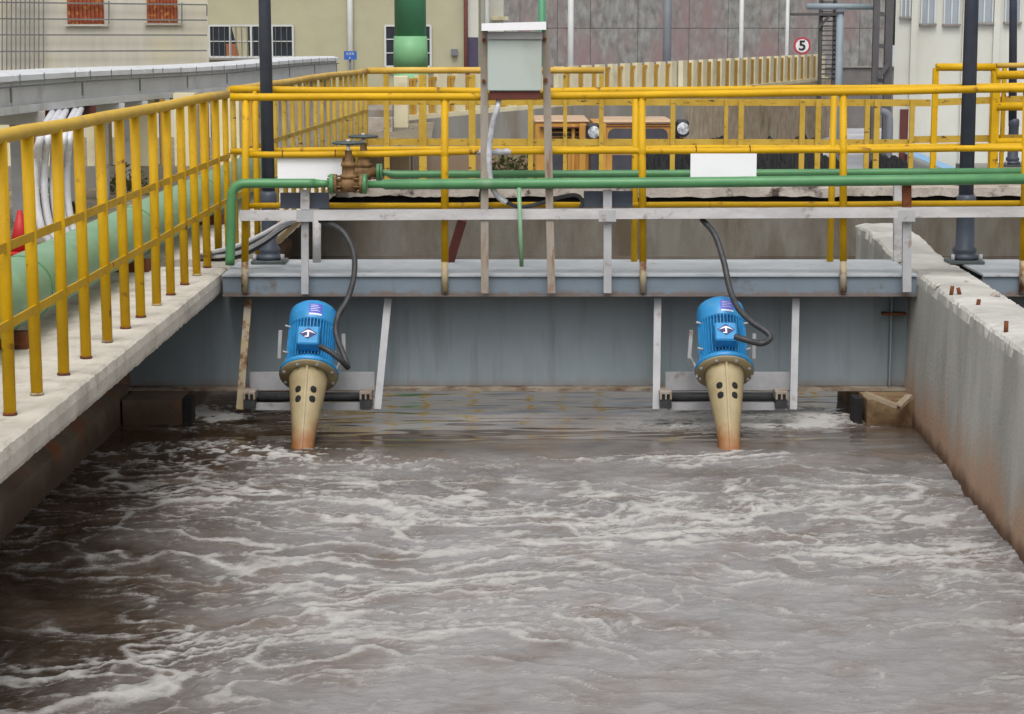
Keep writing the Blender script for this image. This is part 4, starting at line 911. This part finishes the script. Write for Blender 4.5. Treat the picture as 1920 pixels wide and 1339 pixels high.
# stained concrete tank
YS = 100
a = at(940, -120, YS); b = at(1672, 0, YS); t = thing('concrete_tank', 'huge grey and pink stained concrete tank wall behind the balustrade', 'tank', ((a.x + b.x) / 2, YS, -2.5))
MB().box((a.x, YS + .04, -2.5), (b.x, YS + 12, a.z + .5)).build('core', M['stainjoint'], t)
zs = [-2.5, -.9, at(0, 53, YS).z, at(0, -25, YS).z, a.z + .4]; xe = [940, 975, 1045, 1107, 1196, 1292, 1365, 1460, 1480, 1535, 1612, 1672]
for i in range(len(xe) - 1):
    for j in range(len(zs) - 1):
        x0 = at(xe[i], 50, YS).x + .012; x1 = at(xe[i + 1], 50, YS).x - .012; o_ = random.uniform(0, .03)
        MB().box((x0, YS - o_, zs[j] + .012), (x1, YS + .039, zs[j + 1] - .012)).build('panel', M['stained'], t)
def column(px, w_, py_t, Y, m, lab, nm='steel_column', cat='column', base=-2.5, top=None):
    p = at(px, 60, Y); zt = at(px, py_t, Y).z
    tag(MB().tube([(p.x, Y, base), (p.x, Y, zt)], w_ / 2 * Y / FOC, 14).build(nm, M[m]), lab, cat)
column(1070, 11, -60, 86, 'frame', 'white pole before the stained tank, right of the control box', 'pole', 'pole')
column(1390, 8, -60, 86, 'frame', 'white pole before the middle of the stained tank', 'pole', 'pole')
column(1476, 7, -60, 86, 'frame', 'thin white pole just left of the speed sign', 'pole', 'pole')
column(1251, 16, -60, 84, 'steelgrey', 'thick grey steel column before the stained tank')
column(1016, 14, -60, 88, 'greentower', 'green pipe rising behind the control box', 'pipe', 'pipe')
column(912, 9, -60, 72, 'frame', 'white downpipe rising behind the left post of the control box', 'downpipe', 'pipe')
# speed limit sign
c = at(1504, 86, 80); t = thing('speed_sign', 'round red ringed speed limit sign reading 5', 'sign', (c.x, 80, -2.5))
rad = 16 * 80 / FOC
MB().lathe([(rad, -.02), (rad, .02)], (c.x, 80, c.z), 36, 'Y', smooth=False).build('red_ring', M['signred'], t)
MB().lathe([(rad * .76, .021), (rad * .76, .03)], (c.x, 80, c.z), 36, 'Y', smooth=False).build('white_disc', M['white'], t)
cu = bpy.data.curves.new('numeral', 'FONT'); cu.body = '5'; cu.align_x = 'CENTER'; cu.align_y = 'CENTER'; cu.size = rad * 1.55; cu.extrude = .006; cu.offset = .010
fo = bpy.data.objects.new('tmp', cu); COL.objects.link(fo); bpy.context.view_layer.update()
me = bpy.data.meshes.new_from_object(fo.evaluated_get(bpy.context.evaluated_depsgraph_get())); bpy.data.objects.remove(fo)
me.materials.clear(); me.materials.append(M['signblack'])
no = bpy.data.objects.new('numeral', me); COL.objects.link(no); no.parent = t; no.location = (0, -.045, c.z + 2.5); no.rotation_euler = (math.pi / 2, 0, 0); no.scale = (1.15, 1, 1)
MB().tube([(c.x, 80.06, -2.5), (c.x, 80.06, c.z)], .04, 8).build('post', M['steelgrey'], t)
# pipe gantry right of the tank
t = thing('pipe_gantry', 'blue grey pipe on a steel column beside the tank stairs', 'pipe', at(1575, 200, 62))
MB().tube([at(1512, 12, 62), at(1640, 13, 62)], .09, 12).build('pipe', M['bluegrey'], t)
p = at(1576, 20, 62); MB().tube([(p.x, 62, -2.5), (p.x, 62, p.z)], .11, 12).build('column', M['bluegrey'], t); MB().box((p.x - .14, 61.85, p.z - .05), (p.x + .14, 62.15, p.z + .06)).build('saddle', M['steelgrey'], t)
t = thing('pipe_tower', 'pair of dark steel columns with cross pieces left of the white building', 'tower', at(1658, 200, 58))
for x, w_ in ((1644, 11), (1668, 14)):
    p = at(x, 0, 58); MB().box((p.x - w_ / 2 * 58 / FOC, 57.9, -2.5), (p.x + w_ / 2 * 58 / FOC, 58.1, p.z + 2)).build('column', M['darkframe'], t)
p = at(1644, 20, 58); q = at(1670, 20, 58)
for y in (25, 85, 150): MB().bar(at(1644, y, 58), at(1668, y + 4, 58), .1, .12).build('cross_piece', M['darkframe'], t)
MB().bar(at(1648, 145, 57.8), at(1666, 118, 57.8), .08, .12).build('brace', M['darkframe'], t)
t = thing('steel_stairs', 'dark steel ladder stairs against the stained tank', 'stairs', at(1550, 200, 78))
for x in (1540, 1566):
    p = at(x, 0, 78); MB().box((p.x - .06, 77.9, -2.5), (p.x + .06, 78.1, p.z + 1)).build('stringer', M['darkframe'], t)
for k in range(18):
    y = -5 + k * 9; MB().bar(at(1540, y, 78), at(1566, y, 78), .2, .05).build('tread', M['darkframe'], t)
MB().bar(at(1482, 27, 77.9), at(1566, 27, 77.9), .3, .1).build('landing', M['darkframe'], t); MB().bar(at(1535, 52, 77.8), at(1556, 30, 77.8), .08, .09).build('brace', M['darkframe'], t)
a = at(1484, 28, 80); b = at(1533, 62, 80); 
t = thing('low_wall', 'low grey wall at the foot of the tank right of the balustrade', 'wall', at(1600, 165, 90)); a = at(1548, 127, 90); b = at(1690, 127, 90); MB().box((a.x, 90, -2.5), (b.x, 90.4, a.z)).build('face', M['stainjoint'], t); MB().box((a.x, 89.9, a.z + .002), (b.x, 90.5, a.z + .06)).build('coping', M['retgrey'], t)
# white building on the right
YW = 60
a = at(1682, -60, YW); t = thing('white_building', 'off white rendered building with tall narrow windows at right', 'building', (a.x + 5, YW, -2.5))
MB().add([(a.x, YW + .02, -2.5), (a.x + 26, YW + .02, -2.5), (a.x + 26, YW + 12, -2.5), (a.x * 1.22, YW + 12, -2.5), (a.x, YW + .02, a.z + 3), (a.x + 26, YW + .02, a.z + 3), (a.x + 26, YW + 12, a.z + 3), (a.x * 1.22, YW + 12, a.z + 3)], [(0, 3, 2, 1), (4, 5, 6, 7), (0, 1, 5, 4), (1, 2, 6, 5), (2, 3, 7, 6), (3, 0, 4, 7)]).build('wall', M['offwhite'], t)
for x0, x1, y1 in ((1692, 1705, 31), (1730, 1752, 44), (1773, 1797, 45), (1832, 1860, 42), (1888, 1912, 41)):
    p = at(x0, -60, YW); q = at(x1, y1, YW)
    wdw = MB().box((p.x, YW - .01, q.z), (q.x, YW + .018, p.z)).build('window', M['glasspale'], t)
    for xx in (p.x, (p.x + q.x) / 2, q.x): MB().box((xx - .02, YW - .05, q.z), (xx + .02, YW - .012, p.z)).build('frame', M['frame'], wdw)
    MB().box((p.x - .05, YW - .12, q.z - .06), (q.x + .05, YW - .002, q.z - .002)).build('sill', M['retgrey'], t)
for x in (1715, 1812, 1870):
    p = at(x, 0, YW); MB().box((p.x - .09, YW - .08, -2.49), (p.x + .09, YW + .018, p.z + 3)).build('pilaster', M['offwhite'], t)
a = at(1688, 205, YW); b = at(1705, 322, YW); MB().box((a.x, YW - .04, -2.49), (b.x, YW + .018, a.z)).build('door', M['redprimer'], t)
MB().bar(at(1702, 284, YW - .4), at(1805, 326, YW - .4), .5, .16).build('ramp_trim', M['bluetrim'], t)
p = at(1668, 215, 56); t = thing('yard_post', 'dark hooked post standing in the yard by the white building', 'post', (p.x, 56, -2.5)); MB().tube([at(1652, 208, 56), at(1664, 214, 56), at(1668, 235, 56), Vector((p.x, 56, -2.5))], .1, 10, 4).build('shaft', M['steelgrey'], t)

# ---- wheel loader in the sunken yard
M['cabglass'] = mat('cab_glass', srgb(82, 82, 88), srgb(64, 64, 70), 1.5, rough=.12, spec=.6)
YL = 34
t = thing('wheel_loader', 'yellow wheel loader with dark cab glass parked beyond the far railing', 'loader', at(1130, 330, YL))
def pb(x0, y0, x1, y1, d0, d1, nm, m, par=None, bev=.03):
    a = at(x0, y0, YL); b = at(x1, y1, YL); return MB().box((a.x, YL + d0, b.z), (b.x, YL + d1, a.z), bev).build(nm, m, par or t)
pb(1003, 230, 1105, 400, .1, 2.4, 'engine_hood', M['loader']); pb(1002, 226, 1106, 231, .08, 2.42, 'hood_roof', M['loadtop'], bev=.02)
for y in (242, 250, 258): pb(1034, y, 1086, y + 5, .07, .12, 'vent_slot', M['dark'], bev=.005)
pb(1034, 286, 1064, 335, .07, .12, 'side_window', M['cabglass'], bev=.01); pb(1072, 236, 1078, 335, .05, .12, 'hood_rib', M['loader'], bev=.01)
cab = pb(1130, 232, 1262, 400, .0, 1.6, 'cab', M['loader'], bev=.05); pb(1129, 225, 1263, 233, -.02, 1.65, 'cab_roof', M['loadtop'], bev=.04); pb(1106, 236, 1131, 400, .06, 1.5, 'cab_door', M['cabglass'], bev=.02); pb(1112, 229, 1132, 236, .02, 1.5, 'door_header', M['loader'], bev=.01)
a = at(1140, 241, YL); b = at(1252, 278, YL); V = []; 
rr_ = .11; pts = [(a.x, b.z), (b.x, b.z)] + [(b.x - rr_ + rr_ * math.cos(q), a.z - rr_ + rr_ * math.sin(q)) for q in np.linspace(0, math.pi / 2, 6)] + [(a.x + rr_ - rr_ * math.sin(q), a.z - rr_ + rr_ * math.cos(q)) for q in np.linspace(0, math.pi / 2, 6)]; NP = len(pts)
MB().add([(x, YL - .012, zz) for x, zz in pts] + [(x, YL + .02, zz) for x, zz in pts], [tuple(range(NP))] + [(i, i + NP, (i + 1) % NP + NP, (i + 1) % NP) for i in range(NP)]).build('windscreen', M['cabglass'], t)
pb(1148, 290, 1244, 345, -.012, .02, 'lower_glass', M['cabglass'], bev=.01)
for x0_, y0_, x1_, y1_ in ((1012, 238, 1090, 240), (1092, 238, 1094, 345), (1134, 236, 1258, 238), (1256, 238, 1258, 345)): pb(x0_, y0_, x1_, y1_, -.014, .09, 'panel_seam', M['redprimer'], bev=.002)
for x in (1086, 1124): pb(x, 232, x + 12, 345, -.05, .1, 'door_post', M['loader'], bev=.01)
for x, y in ((1112, 247), (1279, 240)):
    c = at(x, y, YL - .1)
    lp = MB().box(c + Vector((-.12, -.02, -.15)), c + Vector((.12, .16, .14)), .05).build('headlight', M['signblack'], t)
    MB().lathe([(.10, .021), (.075, .035), (.0, .042)], c + Vector((.015, 0, -.01)), 20, 'Y', cap=False).build('lens', M['chrome'], lp)
MB().tube([at(1262, 255, YL), at(1280, 262, YL), at(1278, 250, YL)], .025, 8).build('lamp_bracket', M['signblack'], t)
for x in (1030, 1240):
    for dy in (.5, 3.0):
        c = at(x, 300, YL + dy); c.z = -1.9; w2_ = MB().lathe([(.35, -.2), (.58, -.2), (.6, -.1), (.6, .1), (.58, .2), (.35, .2)], c, 24, 'X').build('wheel', M['hose'], t); MB().lathe([(.34, -.22), (.34, .22)], c, 16, 'X').build('rim', M['loader'], w2_)
a = at(1010, 300, YL); b = at(1262, 300, YL); MB().box((a.x, YL + .3, -2.0), (b.x, YL + 3.6, -1.35), .05).build('chassis', M['loader'], t)
# ---- sludge heaps
def heap(px0, px1, pyt, Y, dep, base, lab, seed, rel):
    a = at(px0, 300, Y).x; b = at(px1, 300, Y).x; zt = at(0, pyt, Y).z; cx = (a + b) / 2; N, K = 170, 60
    xs_ = np.linspace(a - .05, b + .05, N); ys_ = np.linspace(Y - dep * .5, Y + dep * .5, K); Xh, Yh = np.meshgrid(xs_, ys_)
    e = np.clip(1 - (np.abs((Xh - cx) / ((b - a) / 2)) ** 6), 0, 1) * np.clip(1 - np.abs((Yh - Y) / (dep * .5)) ** 2, 0, 1)
    Z = base - .02 + (zt - base) * e ** .45 * (1.0 + rel * fbm(Xh * 2.6, Yh * 2.6, 4, seed)) + (.05 if base > -1 else .13) * fbm(Xh * (11 if base > -1 else 4), Yh * (11 if base > -1 else 4), 4, seed + 3) * np.sqrt(e)
    idx = np.arange(N * K).reshape(K, N); F = np.stack([idx[:-1, :-1], idx[:-1, 1:], idx[1:, 1:], idx[1:, :-1]], -1).reshape(-1, 4).tolist()
    mb = MB(); mb.add(np.stack([Xh, Yh, Z], -1).reshape(-1, 3).tolist(), F); tag(mb.build('sludge_heap', M['sludge']), lab, 'heap')
heap(1150, 1625, 282, 25.0, 5.0, -2.5, 'long black lumpy sludge heap in front of the loader', 4, .10)
heap(1622, 1712, 306, 25.0, 2.0, -2.5, 'small black sludge heap right of the long one', 9, .08)
heap(1600, 1695, 337, 21.35, .5, -.135, 'black sludge spilled on the basin ledge under the green pipes', 12, .5)
# ---- weeds
def weed(p, h, n, lab, nm='weed_bush'):
    mb = MB()
    for k in range(n):
        d = Vector((random.gauss(0, 1), random.gauss(0, 1), abs(random.gauss(.6, .6)))).normalized(); c = Vector(p) + Vector((d.x * h * .7, d.y * h * .5, d.z * h * random.uniform(.2, 1)))
        a = Vector((random.uniform(-1, 1), random.uniform(-1, 1), random.uniform(-1, 1))).normalized() * h * .13; b = a.cross(Vector((random.random(), random.random(), 1))).normalized() * h * .05
        mb.add([c - a, c + b, c + a, c - b], [(0, 1, 2, 3)])
    t = thing(nm, lab, 'plant', p); mb.build('leaves', M['leaf'], t)
    s = MB()
    for k in range(6): s.tube([p, Vector(p) + Vector((random.uniform(-.4, .4) * h, random.uniform(-.3, .3) * h, h * random.uniform(.5, .9)))], [.012, .004], 5)
    s.build('stems', M['leaf'], t)
weed(Vector((at(960, 330, 30).x, 30, at(960, 335, 30).z)), .5, 320, 'dark dry weed bush by the control box post beyond the basin')
for k, (x, y, lab) in enumerate(((-3.7, 16.2, 'dry weeds at the tray post nearest the left edge'), (-3.45, 18.3, 'dry weeds before the cream fence behind the pickets'), (-4.6, 17.6, 'dry weeds behind the hanging cables'))):
    weed(Vector((x, y, 0)), .28, 200, lab)

# ================================================================== SMALL THINGS ON AND BY THE DIVIDING WALL
def rebar(px, py, h, lean, lab):
    p = gz(px, py, .003); tag(MB().tube([p - Vector((0, 0, .01)), p + Vector((lean, 0, h))], .011, 7).build('rebar_stub', M['rust']), lab, 'rebar')
rebar(1783, 552, .045, .006, 'taller rusty rebar stub on the wall top near the bridge'); rebar(1800, 552, .035, -.012, 'leaning rebar stub beside the taller one on the wall'); rebar(1886, 622, .05, .0, 'rusty rebar stub nearest the viewer on the wall top'); rebar(1833, 572, .03, .006, 'short rebar stub midway along the wall top')
def stone(px, py, r, lab):
    p = gz(px, py, .0); mb = MB(); V = []; F = []
    n = 8
    prof = [(.2, 0), (1, .1), (.9, .6), (.45, .95), (.05, 1)]
    for (q, h) in prof:
        for k in range(n): a = k / n * 6.283; j = 1 + random.uniform(-.25, .25); V.append(p + Vector((math.cos(a) * r * q * j, math.sin(a) * r * q * j, h * r * .9)))
    for i in range(len(prof) - 1):
        for k in range(n): F.append((i * n + k, i * n + (k + 1) % n, (i + 1) * n + (k + 1) % n, (i + 1) * n + k))
    mb.add(V, F + [tuple((len(prof) - 1) * n + k for k in range(n))]); tag(mb.build('stone_chip', M['ledge']), lab, 'stone')
stone(1757, 536, .018, 'small concrete chip on the wall top left of the rebar'); stone(1866, 556, .026, 'concrete chip at the outer edge of the wall top'); stone(1812, 530, .014, 'tiny concrete chip at the back of the wall top')
t = MB().bar(at(1622, 738, 11.56), at(1683, 762, 11.50), .05, .022).build('broken_plank', M['plank']); tag(t, 'broken weathered plank sloping under the girder at the right pier', 'plank')
t = MB().bar(at(1683, 764, 11.52), at(1706, 742, 11.58), .05, .02).build('broken_plank', M['plank']); tag(t, 'short piece of plank against the dividing wall below the girder', 'plank')
